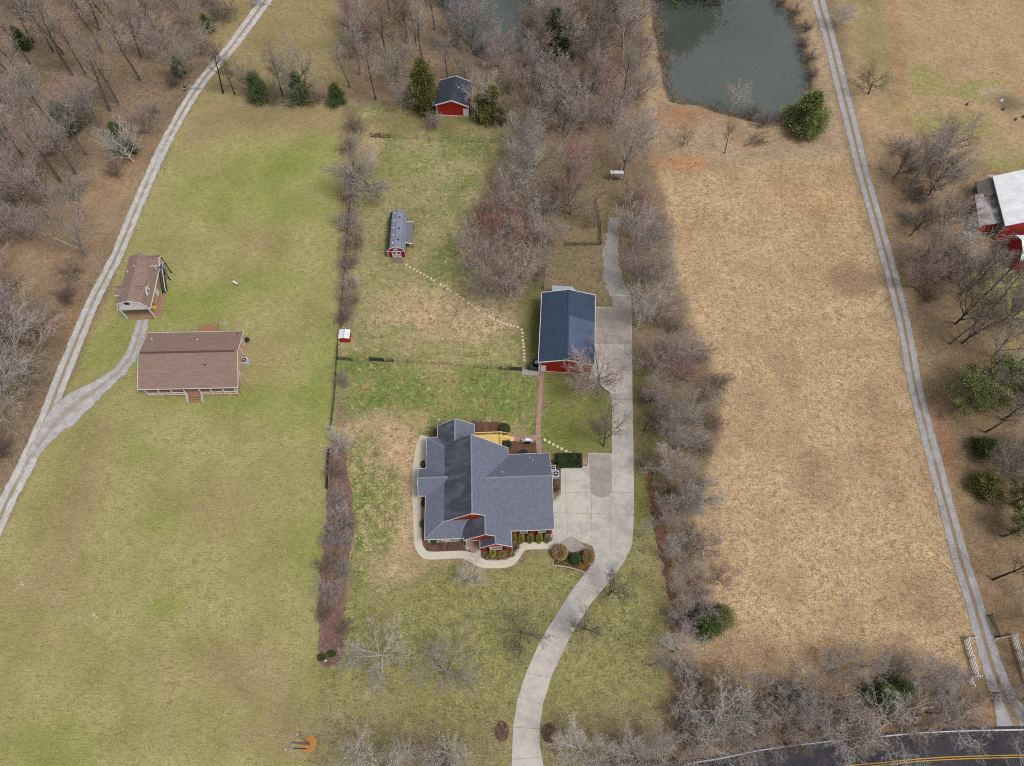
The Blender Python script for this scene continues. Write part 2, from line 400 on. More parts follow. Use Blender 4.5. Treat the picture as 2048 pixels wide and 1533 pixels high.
# left lawn
LAWN = [(405, 182), (560, 200), (700, 206), (690, 420), (678, 720), (660, 1000), (650, 1330), (640, 1560), (-400, 1900), (-150, 1350), (8, 1060), (130, 800), (250, 500), (335, 300)]
paint(LAWN, (165, 157, 103), (147, 143, 85), .46, .65, 1.0, 1.5)
paint([(400, 182), (700, 204), (700, 285), (520, 262), (360, 300)], (160, 143, 102), (146, 130, 88), .42, .6, 4, 5)
for a in [(560, 330, 16, 7, .8), (480, 400, 14, 6, .7), (400, 380, 8, 9, .5), (640, 300, 6, 7, .7), (600, 430, 12, 5, .5), (380, 610, 12, 6, .9), (300, 600, 5, 6, .6), (560, 560, 10, 4, .5), (240, 700, 7, 7, .7), (650, 760, 4, 14, .8), (600, 820, 10, 6, .5),
          (240, 900, 9, 5, .5), (420, 800, 14, 3, .6), (330, 1040, 5, 4, .5), (620, 1090, 4, 8, .5), (330, 1210, 3, 2, .7), (120, 1480, 9, 5, .7), (620, 1400, 3, 12, .3)]:
    spot(a[0], a[1], a[2], a[3], (150, 156, 82), (132, 143, 70), .5, .6, a[4])
for a in [(560, 240, 20, 5, .6), (170, 980, 6, 22, .6), (520, 700, 6, 7, .4), (450, 1330, 14, 5, .2), (500, 1350, 8, 6, .3), (520, 490, 8, 5, .4), (430, 1010, 12, 6, .4), (560, 1480, 7, 4, .7), (30, 1180, 8, 5, .4), (400, 1400, 30, 8, .25)]:
    spot(a[0], a[1], a[2], a[3], (164, 142, 108), (146, 128, 92), .5, .6, a[4])
# open ground north of the lawn
paint([(545, -400), (700, -400), (705, 185), (410, 172)], (158, 140, 100), (142, 128, 86), .45, .7, 2, 3)
# middle woods floor
paint([(690, -500), (1310, -500), (1300, 60), (1320, 220), (1290, 330), (1250, 360), (1060, 300), (1000, 210), (860, 215), (700, 200)], LIT, LIT2, .45, .9, 3, 6)
# middle upper yard
paint([(700, 205), (1010, 236), (1060, 300), (1010, 460), (1040, 600), (1085, 640), (1078, 742), (684, 722), (690, 420)], (176, 156, 118), (124, 132, 76), .5, 1.1, 1.5, 3)
spot(870, 250, 22, 5, (132, 122, 78), (116, 110, 66), amt=.8); spot(780, 330, 8, 7, (130, 136, 74), (118, 118, 66), amt=.7); spot(820, 470, 6, 12, (140, 138, 86), (150, 132, 96), amt=.5)
for a in [(840, 330, 6, 5), (880, 350, 6, 5), (770, 420, 6, 6), (760, 560, 5, 10), (810, 660, 12, 3), (990, 700, 7, 4), (930, 700, 8, 3)]: spot(*a, (132, 140, 80), (172, 154, 112), amt=.7)
for a in [(900, 640, 12, 6), (820, 620, 12, 5), (960, 650, 6, 5), (735, 300, 5, 8)]: spot(*a, (184, 158, 124), (150, 140, 88), .35, 1.1, .8)
paint([(1000, 300), (1240, 320), (1222, 612), (1090, 575), (1040, 640), (985, 560), (930, 480)], (140, 122, 96), (124, 114, 80), .5, .9, 4, 5)
spot(1070, 620, 4, 14, (116, 120, 66), (104, 104, 58), amt=.8)
paint([(686, 200), (716, 215), (708, 420), (706, 640), (684, 660), (686, 400)], (150, 130, 102), (130, 116, 88), .5, .95, 1.5, 4)
# yard round the house
paint([(682, 724), (1078, 745), (1078, 880), (860, 868), (836, 930), (826, 1110), (960, 1145), (700, 1230), (700, 1000)], (178, 154, 116), (120, 130, 74), .56, 1.1, 1, 2)
paint([(684, 728), (1078, 748), (1076, 872), (1010, 860), (860, 850), (690, 800)], (166, 150, 104), (116, 130, 66), .53, 1.1, 3, 5)
for a in [(780, 900, 7, 8), (800, 1000, 5, 13), (800, 1080, 6, 6), (740, 860, 7, 4), (840, 1150, 9, 4)]: spot(*a, (192, 164, 128), (172, 148, 110), .35, .9, .75)
for a in [(720, 1010, 3, 12), (730, 930, 4, 10), (770, 1040, 3, 10), (700, 1060, 2, 8)]: spot(*a, (118, 132, 70), (168, 150, 108), .5, 1.0, .8)
paint([(1086, 748), (1180, 752), (1224, 800), (1224, 906), (1084, 906)], (138, 136, 82), (114, 124, 58), .5, .8, .8, 1)
paint([(690, 1200), (860, 1130), (1000, 1138), (1100, 1098), (1170, 1150), (1268, 1000), (1290, 930), (1345, 1100), (1355, 1560), (620, 1600), (640, 1336)], (158, 146, 102), (136, 132, 80), .52, .95, 1.5, 3)
for a in [(980, 1240, 14, 8, .6), (960, 1400, 7, 7, .7), (1140, 1160, 8, 3, .6), (1250, 1170, 3, 14, .7), (1230, 1300, 8, 7, .4), (1130, 1370, 8, 8, .4), (760, 1340, 10, 5, .4), (900, 1280, 10, 6, .5), (700, 1240, 2, 8, .7)]:
    spot(a[0], a[1], a[2], a[3], (124, 132, 72), (150, 142, 92), .55, .9, a[4])
paint([(640, 1420), (1020, 1430), (1020, 1620), (560, 1700)], (142, 126, 98), (126, 118, 80), .45, .9, 4, 4, .85)
paint([(1085, 1440), (1360, 1400), (1380, 1700), (1085, 1620)], (142, 124, 98), (126, 116, 80), .45, .9, 4, 4, .85)
# litter under the row of trees east of the drive
paint([(1266, 560), (1290, 330), (1335, 330), (1345, 560), (1395, 690), (1436, 780), (1420, 930), (1375, 1040), (1362, 1180), (1385, 1300), (1360, 1560), (1345, 1560), (1340, 1250), (1318, 1060), (1290, 950), (1272, 900)], (146, 126, 100), (126, 108, 86), .5, .9, 2.5, 5)
spot(1285, 800, 2.5, 14, (128, 120, 70), (112, 106, 64), amt=.8); spot(1280, 1000, 2, 8, (128, 128, 66), (116, 116, 62), amt=.8)
# the dry field
paint([(1318, 330), (1500, 310), (1690, 300), (1722, 380), (1850, 880), (1962, 1270), (1975, 1330), (1700, 1370), (1400, 1400), (1380, 1290), (1410, 1180), (1385, 1040), (1428, 930), (1450, 780), (1405, 690), (1348, 560)], (194, 168, 130), (170, 144, 109), .44, .9, 1.2, 4)
for a in [(1715, 560, 6, 5, .9), (1740, 430, 4, 9, .5), (1650, 950, 7, 6, .45), (1860, 1180, 6, 8, .5), (1500, 1330, 12, 4, .6), (1700, 1330, 26, 5, .7), (1500, 800, 5, 6, .4), (1560, 700, 5, 5, .3), (1760, 900, 5, 10, .35), (1400, 430, 6, 5, .3), (1640, 460, 5, 9, .45)]:
    spot(a[0], a[1], a[2], a[3], (166, 138, 108), (148, 122, 96), .5, .9, a[4])
spot(1640, 400, 14, 6, (198, 160, 112), (186, 146, 100), amt=.5)
paint([(1862, 780), (1880, 780), (1985, 1290), (1962, 1290)], (160, 130, 92), (146, 118, 84), .5, .8, 1, 1.5, .8)
paint([(1716, 330), (1732, 330), (1880, 800), (1864, 800)], (166, 138, 98), (150, 124, 88), .5, .8, 1, 1.5, .8)
rs_ = random.Random(12)
for _ in range(46):
    fx, fy = rs_.uniform(1380, 1900), rs_.uniform(350, 1330); q_ = rs_.random()
    spot(fx, fy, rs_.uniform(.8, 2.6), rs_.uniform(.8, 3.0), *(((188, 148, 108), (168, 132, 98)) if q_ < .4 else ((170, 146, 114), (152, 128, 100)) if q_ < .8 else ((206, 182, 142), (184, 158, 120))), amt=rs_.uniform(.25, .5), rot=rs_.uniform(0, 3)) if float(sdist(np.array([fx]), np.array([fy]), [(1480, 340), (1700, 330), (1930, 1290), (1450, 1330), (1480, 800), (1380, 560)])[0]) < 0 else None
# pond banks
paint([(1262, -400), (1312, -400), (1322, 60), (1335, 160), (1330, 330), (1300, 330), (1290, 150)], (176, 152, 120), (150, 126, 100), .45, .8, 1.5, 2)
paint([(1318, 190), (1400, 205), (1560, 240), (1620, 190), (1610, 60), (1560, -60), (1625, -60), (1665, 160), (1700, 310), (1500, 330), (1330, 340)], (176, 152, 122), (154, 130, 102), .45, .9, 1.5, 3)
spot(1370, 325, 7, 2.6, (188, 142, 98), (168, 124, 84), .5, 1.0, .9); spot(1350, 235, 6, 4, (180, 132, 84), (156, 112, 76), amt=.7)
for a in [(1312, 60, 1.6, 16), (1325, 150, 1.5, 10), (1614, 120, 2.5, 10), (1590, 40, 2.2, 10)]: spot(*a, (172, 146, 116), (150, 124, 100), .5, .9, .85)
# far right fields and woods
paint([(1652, -400), (2600, -400), (2600, 330), (1900, 330), (1740, 360), (1700, 180)], (180, 153, 118), (162, 138, 104), .45, .8, 2, 3)
paint([(1680, -20), (1770, -20), (1800, 110), (1790, 210), (1720, 150)], (156, 142, 98), (140, 128, 86), .5, .7, 3, 4, .8)
paint([(1765, -60), (1785, -60), (1828, 250), (1808, 250), (1780, 100)], (192, 154, 112), (156, 128, 94), .55, .9, .8, 1.2, .9)
paint([(1745, 300), (1850, 300), (2100, 330), (2300, 560), (2300, 1480), (2020, 1400), (1995, 1330), (1960, 1180), (1870, 800), (1775, 420)], (156, 132, 104), (132, 110, 86), .47, .9, 2, 4)
for a in [(1950, 180, 9, 5), (1850, 170, 5, 8), (2020, 320, 10, 4), (1900, 250, 12, 6), (2010, 600, 8, 10)]: spot(*a, (146, 148, 82), (156, 146, 96), amt=.8)
spot(1985, 190, 4, 3, (186, 164, 136), (170, 148, 120), amt=.9); spot(2020, 210, 6, 4, (128, 114, 90), (110, 100, 84), amt=.9); spot(1960, 310, 12, 3, (178, 158, 122), (160, 144, 110), amt=.7)
for a in [(1900, 1000, 4, 16), (1985, 1230, 5, 6), (2010, 400, 8, 8)]: spot(*a, (170, 140, 104), (150, 124, 94), amt=.6)
spot(1880, 860, 2.5, 9, (158, 118, 92), (140, 106, 86), amt=.8)
# tangle beside the road
paint([(1345, 1400), (1500, 1400), (1700, 1370), (1950, 1400), (2060, 1440), (2500, 1460), (2500, 1900), (900, 1900), (1350, 1540)], (140, 114, 88), (122, 98, 78), .47, 1.0, 3, 5)
for a in [(1520, 1460, 5, 3), (1640, 1380, 6, 3), (1930, 1440, 6, 3), (1780, 1450, 8, 2)]: spot(*a, (156, 122, 90), (138, 108, 82), amt=.7)

POND = [(1304, -34), (1306, -10), (1313, 60), (1326, 125), (1334, 172), (1345, 199), (1400, 206), (1462, 226), (1530, 244), (1566, 238), (1600, 214), (1622, 176), (1620, 140), (1606, 100), (1594, 50), (1572, 12), (1530, -14), (1490, -26), (1440, -30)]
POND2 = [(860, -200), (1070, -200), (1066, 0), (1058, 50), (1050, 92), (1018, 104), (965, 112), (930, 80), (890, 30), (860, -20)]
PW = [W(*q) for q in POND]; PW2 = [W(*q) for q in POND2]
zz = (fbm(GXf * .06, GYf * .06, 21)) * .25 + fbm(GXf * .4, GYf * .4, 5) * .05
keep = np.clip((np.hypot(GXf, GYf - 90) - 240) / 200, 0, 1)
zz = zz * keep
for P in (PW, PW2):
    d = sdist(GXf, GYf, P) + rag * 1.2
    zz = zz - 1.3 * np.clip(.5 - d / 3.0, 0, 1)
nx, ny = len(gx), len(gy)
idx = np.arange(nx * ny).reshape(ny, nx)
quads = np.stack([idx[:-1, :-1].ravel(), idx[:-1, 1:].ravel(), idx[1:, 1:].ravel(), idx[1:, :-1].ravel()], 1)
me = bpy.data.meshes.new('ground'); me.vertices.add(nx * ny); me.loops.add(quads.size); me.polygons.add(len(quads))
me.vertices.foreach_set('co', np.stack([GXf, GYf, zz], 1).ravel()); me.loops.foreach_set('vertex_index', quads.ravel())
me.polygons.foreach_set('loop_start', np.arange(0, quads.size, 4)); me.polygons.foreach_set('loop_total', np.full(len(quads), 4))
me.update(); me.validate()
for nm, arr in (('colA', colA), ('colB', colB)):
    a = me.color_attributes.new(nm, 'FLOAT_COLOR', 'POINT'); a.data.foreach_set('color', arr.astype(np.float32).ravel())
me.materials.append(M_GROUND); g = bpy.data.objects.new('ground', me); col.objects.link(g); tag(g, kind='structure')

def sheet(name, poly, z, mat, label=None, jag=0.0, step=.5, seed=1, kind='structure', build=True, thick=.12):
    "a flat sheet with its own thickness, optionally with a ragged outline"
    rnd = random.Random(seed)
    if jag:
        out = []
        for i in range(len(poly)):
            a, b = Vector(poly[i]), Vector(poly[(i + 1) % len(poly)]); n = max(1, int((b - a).length / step))
            for k in range(n):
                p = a.lerp(b, k / n); out.append((p.x + rnd.uniform(-jag, jag), p.y + rnd.uniform(-jag, jag)))
        poly = out
    m = MB(); m.slab([(p[0], p[1], z) for p in poly], thick)
    o = m.build(name, mat)
    if kind: tag(o, label, kind=kind)
    return o
for P, nm in ((PW, 'pond'), (PW2, 'pond')):
    e = [(x + (x - sum(q[0] for q in P) / len(P)) * .03, y + (y - sum(q[1] for q in P) / len(P)) * .03) for x, y in P]
    sheet(nm, e, -.42, M_WATER, thick=.05)

def catmull(pts, n=8):
    P = [Vector(p).to_3d() if len(p) == 2 else Vector(p) for p in pts]; P = [P[0] * 2 - P[1]] + P + [P[-1] * 2 - P[-2]]; out = []
    for i in range(1, len(P) - 2):
        for k in range(n):
            t = k / n; a, b, c, d = P[i - 1], P[i], P[i + 1], P[i + 2]
            out.append(.5 * ((2 * b) + (c - a) * t + (2 * a - 5 * b + 4 * c - d) * t * t + (3 * b - a - 3 * c + d) * t ** 3))
    out.append(P[-2]); return out
def ribbon(name, pts, mat, z, jag=.0, label=None, seed=3, n=8, px=True, kind='structure', offs=None):
    "pts: (px, py, width) ; a strip with UV u across -1..1"
    rnd = random.Random(seed)
    raw = [(*(W(p[0], p[1]) if px else p[:2]), p[2]) for p in pts]
    c = catmull(raw, n); P = []
    for i in range(len(c) - 1):          # even spacing
        L = (c[i + 1].xy - c[i].xy).length; k = max(1, int(L / .6))
        for j in range(k): P.append(c[i].lerp(c[i + 1], j / k))
    P.append(c[-1]); us = [-1, -.6, -.2, .2, .6, 1]; vs, uv, fs = [], [], []; s = 0
    for i, p in enumerate(P):
        d = (P[min(i + 1, len(P) - 1)].xy - P[max(0, i - 1)].xy).normalized(); nn = Vector((d.y, -d.x))
        if i: s += (P[i].xy - P[i - 1].xy).length
        for u in us:
            w = p.z / 2 * u + (rnd.uniform(-jag, jag) if abs(u) == 1 else 0)
            q = p.xy + nn * w
            vs.append((q.x, q.y, z)); uv.append((u, s))
    k = len(us)
    for i in range(len(P) - 1):
        for j in range(k - 1): fs.append((i * k + j, i * k + j + 1, (i + 1) * k + j + 1, (i + 1) * k + j))
    fs = [f[::-1] if (Vector(vs[f[1]]) - Vector(vs[f[0]])).cross(Vector(vs[f[2]]) - Vector(vs[f[0]])).z < 0 else f for f in fs]
    me = bpy.data.meshes.new(name); me.from_pydata(vs, [], fs); ul = me.uv_layers.new(name='UVMap')
    for lp in me.loops: ul.data[lp.index].uv = uv[lp.vertex_index]
    me.materials.append(mat); me.update(); o = bpy.data.objects.new(name, me); col.objects.link(o); return tag(o, label, kind=kind)

# ------------------------------------------------------------------ roads, tracks, drives, paths
ribbon('gravel_track', [(600, -90, 3.6), (532, 0, 3.6), (466, 90, 3.3), (397, 173, 2.9), (333, 283, 2.7), (283, 392, 2.7), (234, 510, 2.7), (188, 600, 2.8), (150, 690, 2.9), (116, 776, 3.0), (88, 850, 3.1), (52, 930, 3.2), (20, 992, 3.1), (-8, 1055, 3.0), (-60, 1180, 3)], M_GRAV_L, .03, .14)
ribbon('gravel_driveway', [(62, 915, 2.0), (95, 868, 3.8), (128, 830, 6.2), (163, 800, 5.4), (205, 770, 3.4), (240, 742, 2.7), (262, 712, 2.6), (275, 680, 2.6), (283, 655, 2.5), (286, 640, 2.4)], M_GRAV_D, .042, .2)
ribbon('gravel_road', [(1618, -90, 3.4), (1637, 0, 3.4), (1656, 67, 3.3), (1673, 134, 3.2), (1690, 202, 3.2), (1707, 269, 3.1), (1728, 353, 2.9), (1772, 510, 2.8), (1806, 640, 2.7), (1829, 765, 2.6), (1849, 846, 2.6), (1895, 1020, 2.8), (1922, 1121, 2.9), (1943, 1188, 3.0), (1966, 1268, 3.1), (1988, 1342, 3.4), (2014, 1406, 4.2), (2038, 1462, 6.6)], M_GRAV_R, .03, .1)
ribbon('gravel_path', [(1228, 436, 2.2), (1226, 470, 2.6), (1222, 510, 3.2), (1226, 550, 3.6), (1240, 592, 4.2)], simple('bluish_gravel', C(164, 160, 154), .15, 2, c2=C(146, 140, 132), obj=False), .03, .3)
# paved road: the edge line swings through the lower right corner
EDGE = [(1180, 1585), (1360, 1533), (1444, 1517), (1528, 1500), (1645, 1485), (1729, 1477), (1864, 1465), (2048, 1460), (2200, 1461), (2500, 1476)]
ew = [Vector(W(*p)) for p in EDGE]
def along(pts, off):
    out = []
    for i, p in enumerate(pts):
        d = (pts[min(i + 1, len(pts) - 1)] - pts[max(0, i - 1)]).normalized(); nn = Vector((-d.y, d.x)); out.append(p + nn * off)
    return out
rd = along(ew, -3.35)
ribbon('road', [(p.x, p.y, 7.7) for p in rd], M_ASPH, .05, .03, px=False)
mk = MB()
def line_strip(m, pts, w, z, mat=0):
    c = [p.xy for p in catmull([(p.x, p.y) for p in pts], 6)]
    for i in range(len(c) - 1):
        a = (c[i + 1] - c[i]).normalized(); b = (c[min(i + 2, len(c) - 1)] - c[min(i + 1, len(c) - 2)]).normalized(); n0 = Vector((-a.y, a.x)) * w / 2; n1 = Vector((-b.y, b.x)) * w / 2
        q = [c[i] - n0, c[i + 1] - n1, c[i + 1] + n1, c[i] + n0]
        m.add([(v.x, v.y, z) for v in q], [(0, 1, 2, 3)], mat, raw=True)
line_strip(mk, ew, .16, .056, 0); line_strip(mk, along(ew, -3.25), .12, .056, 1); line_strip(mk, along(ew, -3.55), .12, .056, 1); line_strip(mk, along(ew, -6.8), .16, .056, 0)
tag(mk.build('road_markings', [M_WLINE, M_YLINE]), kind='structure')

# concrete drive
DR = [(1023, 1640), (1023, 1533), (1026, 1455), (1035, 1398), (1051, 1348), (1081, 1281), (1118, 1221), (1148, 1174), (1173, 1144), (1186, 1124), (1189, 1104), (1184, 1092), (1160, 1084), (1148, 1080), (1103, 1092), (1105, 1075), (1106, 1004),
      (1118, 990), (1123, 975), (1122, 938), (1163, 932), (1176, 929), (1177, 906), (1224, 908), (1224, 800), (1214, 782), (1196, 768), (1178, 757), (1180, 745), (1188, 700), (1187, 614), (1225, 615), (1226, 590), (1262, 591), (1264, 700), (1265, 800), (1267, 900), (1268, 1000), (1267, 1045), (1264, 1090), (1249, 1124), (1219, 1164), (1182, 1207), (1142, 1271), (1105, 1348), (1086, 1408), (1080, 1455), (1079, 1488), (1087, 1533), (1098, 1640)]
dw = [W(*p) for p in DR]
m = MB(); m.slab([(p[0], p[1], .06) for p in dw], .12)
def joint(*pp):
    q = [Vector(W(*p)) for p in pp]
    for i in range(len(q) - 1):
        d = (q[i + 1] - q[i]).normalized(); n = Vector((-d.y, d.x)) * .025
        m.add([(v.x, v.y, .066) for v in (q[i] - n, q[i + 1] - n, q[i + 1] + n, q[i] + n)], [(0, 1, 2, 3)], 1, raw=True)
for a in [((1026, 1455), (1080, 1458)), ((1037, 1394), (1087, 1410)), ((1052, 1346), (1103, 1356)), ((1085, 1275), (1128, 1300)), ((1120, 1218), (1160, 1245)), ((1024, 1519), (1086, 1515)), ((1150, 1172), (1196, 1190)), ((1107, 1026), (1267, 1030)), ((1107, 986), (1267, 986)), ((1129, 935), (1136, 1080)), ((1182, 932), (1184, 1090)),
          ((1228, 592), (1228, 1000)), ((1225, 934), (1267, 934)), ((1224, 870), (1266, 870)), ((1224, 800), (1265, 800)), ((1190, 706), (1264, 708)), ((1188, 660), (1264, 660)), ((1203, 617), (1203, 700)), ((1226, 615), (1263, 616)), ((1150, 1064), (1183, 1074)), ((1220, 1000), (1220, 1150))]: joint(*a)
tag(m.build('driveway', [M_CONC, M_JOINT]), kind='structure')
sheet('parking_pad', [W(*p) for p in [(1178, 909), (1223, 910), (1224, 985), (1219, 992), (1205, 996), (1190, 993), (1181, 985)]], .068, M_CONC2, thick=.02)
sheet('drive_apron', [W(*p) for p in [(1122, 1084), (1141, 1073), (1152, 1077), (1172, 1096), (1188, 1112), (1178, 1135), (1130, 1125), (1122, 1100)]], .068, M_CONC2, thick=.02)
sheet('drive_apron', [W(*p) for p in [(1189, 616), (1224, 617), (1226, 592), (1261, 593), (1263, 690), (1189, 688)]], .068, M_CONC2, thick=.02)
_c = W(1205, 955); sheet('oil_stain', [(_c[0] + r_ * 1.5 * math.cos(a * .6283), _c[1] + r_ * 1.9 * math.sin(a * .6283)) for a, r_ in enumerate((1, .8, 1.1, .9, 1.2, .8, 1, 1.1, .85, 1))], .072, simple('stained_concrete', C(150, 142, 135), .12, 1.5, c2=C(162, 154, 146), obj=False), thick=.004, jag=.12, step=.3)
m = MB()
ribbon('footpath', [(848, 872, 1.5), (841, 905, 1.9), (834, 960, 1.8), (834, 1020, 1.45), (836, 1080, 1.3), (841, 1099, 1.3), (855, 1111, 1.3), (890, 1111, 1.25), (925, 1110, 1.25), (945, 1117, 1.5), (960, 1125, 1.5), (975, 1129, 1.3), (1012, 1128, 1.25), (1028, 1119, 1.25), (1038, 1104, 1.25), (1048, 1094, 1.25), (1070, 1092, 1.2), (1106, 1091, 1.3)], concrete_material('cream_concrete', C(214, 204, 186), C(204, 194, 178)), .064, 0, n=10)
sheet('doorstep_path', [W(*p) for p in [(941, 1091), (962, 1092), (961, 1118), (968, 1130), (950, 1124), (942, 1112)]], .07, M_CONC, thick=.1)
ribbon('brick_path', [(1083, 746, .85), (1081, 786, .85), (1078, 829, .85), (1076.5, 871, .9), (1079, 908, .9)], M_BRICKP, .05, 0)
ribbon('brick_path', [(1073, 876, .9), (1045, 877, .9), (1016, 878, 1.2)], M_BRICKP, .055, 0)
sheet('brick_path', [W(*p) for p in [(1163, 918), (1175, 914), (1174, 932), (1164, 932)]], .06, M_BRICKP)
sheet('gate_slab', [W(*p) for p in [(1043, 738), (1078, 741), (1079, 752), (1043, 750)]], .05, M_CONC2)

def beds(name, pts, mat, z=.045, jag=.15, seed=1): return sheet(name, [W(*p) for p in pts], z, mat, jag=jag, seed=seed)
beds('mulch_bed', [(660, 880), (690, 885), (697, 960), (706, 1010), (706, 1080), (694, 1125), (690, 1230), (688, 1310), (678, 1332), (655, 1338), (637, 1325), (636, 1200), (645, 1110), (655, 1000)], M_MULCH, jag=.3)
beds('mulch_bed', [(843, 1040), (852, 1040), (852, 1080), (928, 1080), (945, 1086), (935, 1099), (927, 1102), (860, 1104), (850, 1100), (844, 1086)], M_MULCHD)
beds('mulch_bed', [(963, 1092), (1022, 1090), (1024, 1068), (1100, 1066), (1102, 1084), (1052, 1086), (1040, 1091), (1031, 1108), (1016, 1117), (975, 1121), (964, 1116), (960, 1104)], M_MULCHD)
beds('mulch_bed', [(1106, 1132), (1110, 1105), (1120, 1090), (1140, 1105), (1180, 1100), (1188, 1112), (1184, 1128), (1170, 1145)], M_MULCHD, z=.076)
beds('mulch_bed', [(1013, 883), (1074, 884), (1076, 912), (1013, 914)], M_MULCHD)
beds('mulch_bed', [(1104, 925), (1121, 927), (1121, 975), (1116, 985), (1106, 988)], M_MULCHD, z=.05)
beds('mulch_bed', [(945, 842), (1010, 846), (1012, 868), (945, 866)], M_MULCHD)
beds('mulch_bed', [(866, 860), (884, 845), (884, 880), (850, 884)], M_MULCHD)
beds('mulch_bed', [(1288, 930), (1300, 925), (1315, 1000), (1332, 1060), (1345, 1130), (1350, 1200), (1338, 1200), (1326, 1130), (1312, 1070), (1300, 1000)], M_MULCHD, jag=.4)
for px, py in ((1004, 1463), (1098, 1466)):
    cx, cy = W(px, py); sheet('mulch_ring', [(cx + 1.1 * math.cos(a * .4488), cy + 1.35 * math.sin(a * .4488)) for a in range(14)], .045, M_MULCHD, jag=.08)
cx, cy = W(617, 1489); sheet('bare_soil', [(cx + 1.3 * math.cos(a * .4488), cy + 1.0 * math.sin(a * .4488)) for a in range(14)], .04, M_ORNG, jag=.25, thick=.06)

# ------------------------------------------------------------------ building helpers
def part(name, parent, mats, fr, fn, **kw):
    m = MB(fr); fn(m); return m.build(name, mats, parent, **kw)
def window(parent, fr, axis, at, c, zc, w, h, side, shutters=False, frame_mat=None):
    "a window proud of a wall plane: axis 'y' = wall faces +-y at y=at, centred on x=c; side = outward sign"
    frame_mat = frame_mat or M_WHITE; t = .09
    def rect(m, u0, z0, u1, z1, d0, d1):
        a, b = at + side * d0, at + side * d1
        if axis == 'y': m.box(u0, a, z0, u1, b, z1)
        else: m.box(a, u0, z0, b, u1, z1)
    m = MB(fr)
    rect(m, c - w / 2 - t, zc - h / 2 - t, c + w / 2 + t, zc - h / 2, 0, .06); rect(m, c - w / 2 - t, zc + h / 2, c + w / 2 + t, zc + h / 2 + t, 0, .07)
    rect(m, c - w / 2 - t, zc - h / 2, c - w / 2, zc + h / 2, 0, .06); rect(m, c + w / 2, zc - h / 2, c + w / 2 + t, zc + h / 2, 0, .06); rect(m, c - w / 2, zc - .025, c + w / 2, zc + .025, .02, .05)
    win = m.build('window', frame_mat, parent)
    m = MB(fr); rect(m, c - w / 2, zc - h / 2, c + w / 2, zc + h / 2, .005, .02); m.build('pane', M_GLASS, win)
    if shutters:
        for s in (-1, 1):
            m = MB(fr); u = c + s * (w / 2 + t + .02); rect(m, min(u, u + s * .38), zc - h / 2 - .05, max(u, u + s * .38), zc + h / 2 + .05, 0, .05); m.build('shutter', M_SHUT, win)
    return win

# ------------------------------------------------------------------ the main house
H = rotfr((-6.45, 41.0), 2.3)
house = thing('house', 'large red-sided house with stepped blue-grey gable roofs beside the wide concrete pad', 'house', H((0, 0, 0)))
SL = .8
def zm(x): return 8.0 - SL * abs(x)
m = MB(H)
m.slab([(0, -6.4, 8), (1.93, -6.4, zm(1.93)), (1.93, -9.4, zm(1.93)), (3.45, -9.4, zm(3.45)), (3.45, -10.6, zm(3.45)), (6.0, -10.6, zm(6)), (6.0, 6.4, zm(6)), (0, 7.0, 8)], .16, 0)
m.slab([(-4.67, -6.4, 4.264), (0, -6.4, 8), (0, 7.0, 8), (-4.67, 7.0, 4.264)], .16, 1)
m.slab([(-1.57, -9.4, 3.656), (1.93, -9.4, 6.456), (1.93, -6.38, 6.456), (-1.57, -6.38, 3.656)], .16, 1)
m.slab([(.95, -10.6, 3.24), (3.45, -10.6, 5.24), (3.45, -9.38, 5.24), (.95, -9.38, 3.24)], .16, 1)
m.slab([(-7.9, -8.85, 2.9), (-4.66, -6.2, 4.26), (-4.66, 6.4, 4.26), (-7.9, 9.0, 2.9)], .14, 0)      # shallow west skirt
m.slab([(-7.9, -8.85, 2.9), (-1.4, -8.85, 2.9), (.2, -6.2, 4.26), (-4.66, -6.2, 4.26)], .14, 0)
m.slab([(-7.9, 9.0, 2.9), (-4.66, 6.4, 4.26), (-3.5, 6.4, 4.26), (-3.5, 9.0, 2.9)], .14, 0)
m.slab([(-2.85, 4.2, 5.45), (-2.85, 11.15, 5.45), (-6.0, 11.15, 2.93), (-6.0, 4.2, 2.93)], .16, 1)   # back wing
m.slab([(-2.85, 4.2, 5.45), (.35, 4.2, 2.9), (.35, 11.15, 2.9), (-2.85, 11.15, 5.45)], .16, 0)
m.slab([(-9.05, .9, 4.85), (-3.6, .9, 4.85), (-3.6, 3.3, 2.95), (-9.05, 3.3, 2.95)], .14, 0)         # west bay
m.slab([(-9.05, -1.5, 2.95), (-3.6, -1.5, 2.95), (-3.6, .9, 4.85), (-9.05, .9, 4.85)], .14, 0)
m.slab([(1.5, -8.0, 2.95), (12.95, -8.0, 2.95), (12.95, -.1, 6.35), (1.5, -.1, 6.35)], .17, 0)       # garage wing
m.slab([(1.5, -.1, 6.35), (12.95, -.1, 6.35), (12.95, 5.25, 3.0), (1.5, 5.25, 3.0)], .17, 0)
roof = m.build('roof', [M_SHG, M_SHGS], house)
M_RIDGE = simple('light_ridge_cap', C(134, 136, 146), .1)
for a, b in (((0, -6.4, 8.02), (0, 7.0, 8.02)), ((1.93, -9.4, 6.48), (1.93, -6.4, 6.48)), ((3.45, -10.6, 5.26), (3.45, -9.4, 5.26)), ((-2.85, 6.6, 5.47), (-2.85, 11.15, 5.47)), ((-9.05, .9, 4.87), (-4.0, .9, 4.87)),
             ((2.1, -.1, 6.37), (12.95, -.1, 6.37)), ((-7.88, -8.83, 2.93), (-4.68, -6.22, 4.28)), ((-7.88, 8.98, 2.93), (-4.68, 6.42, 4.28))):
    MB(H).beam(a, b, .26, .05).build('ridge_cap', M_RIDGE, roof)
m = MB(H)   # white fascia and rake boards
def fas(a, b, w=.05, h=.2): m.beam(a, b, w, h)
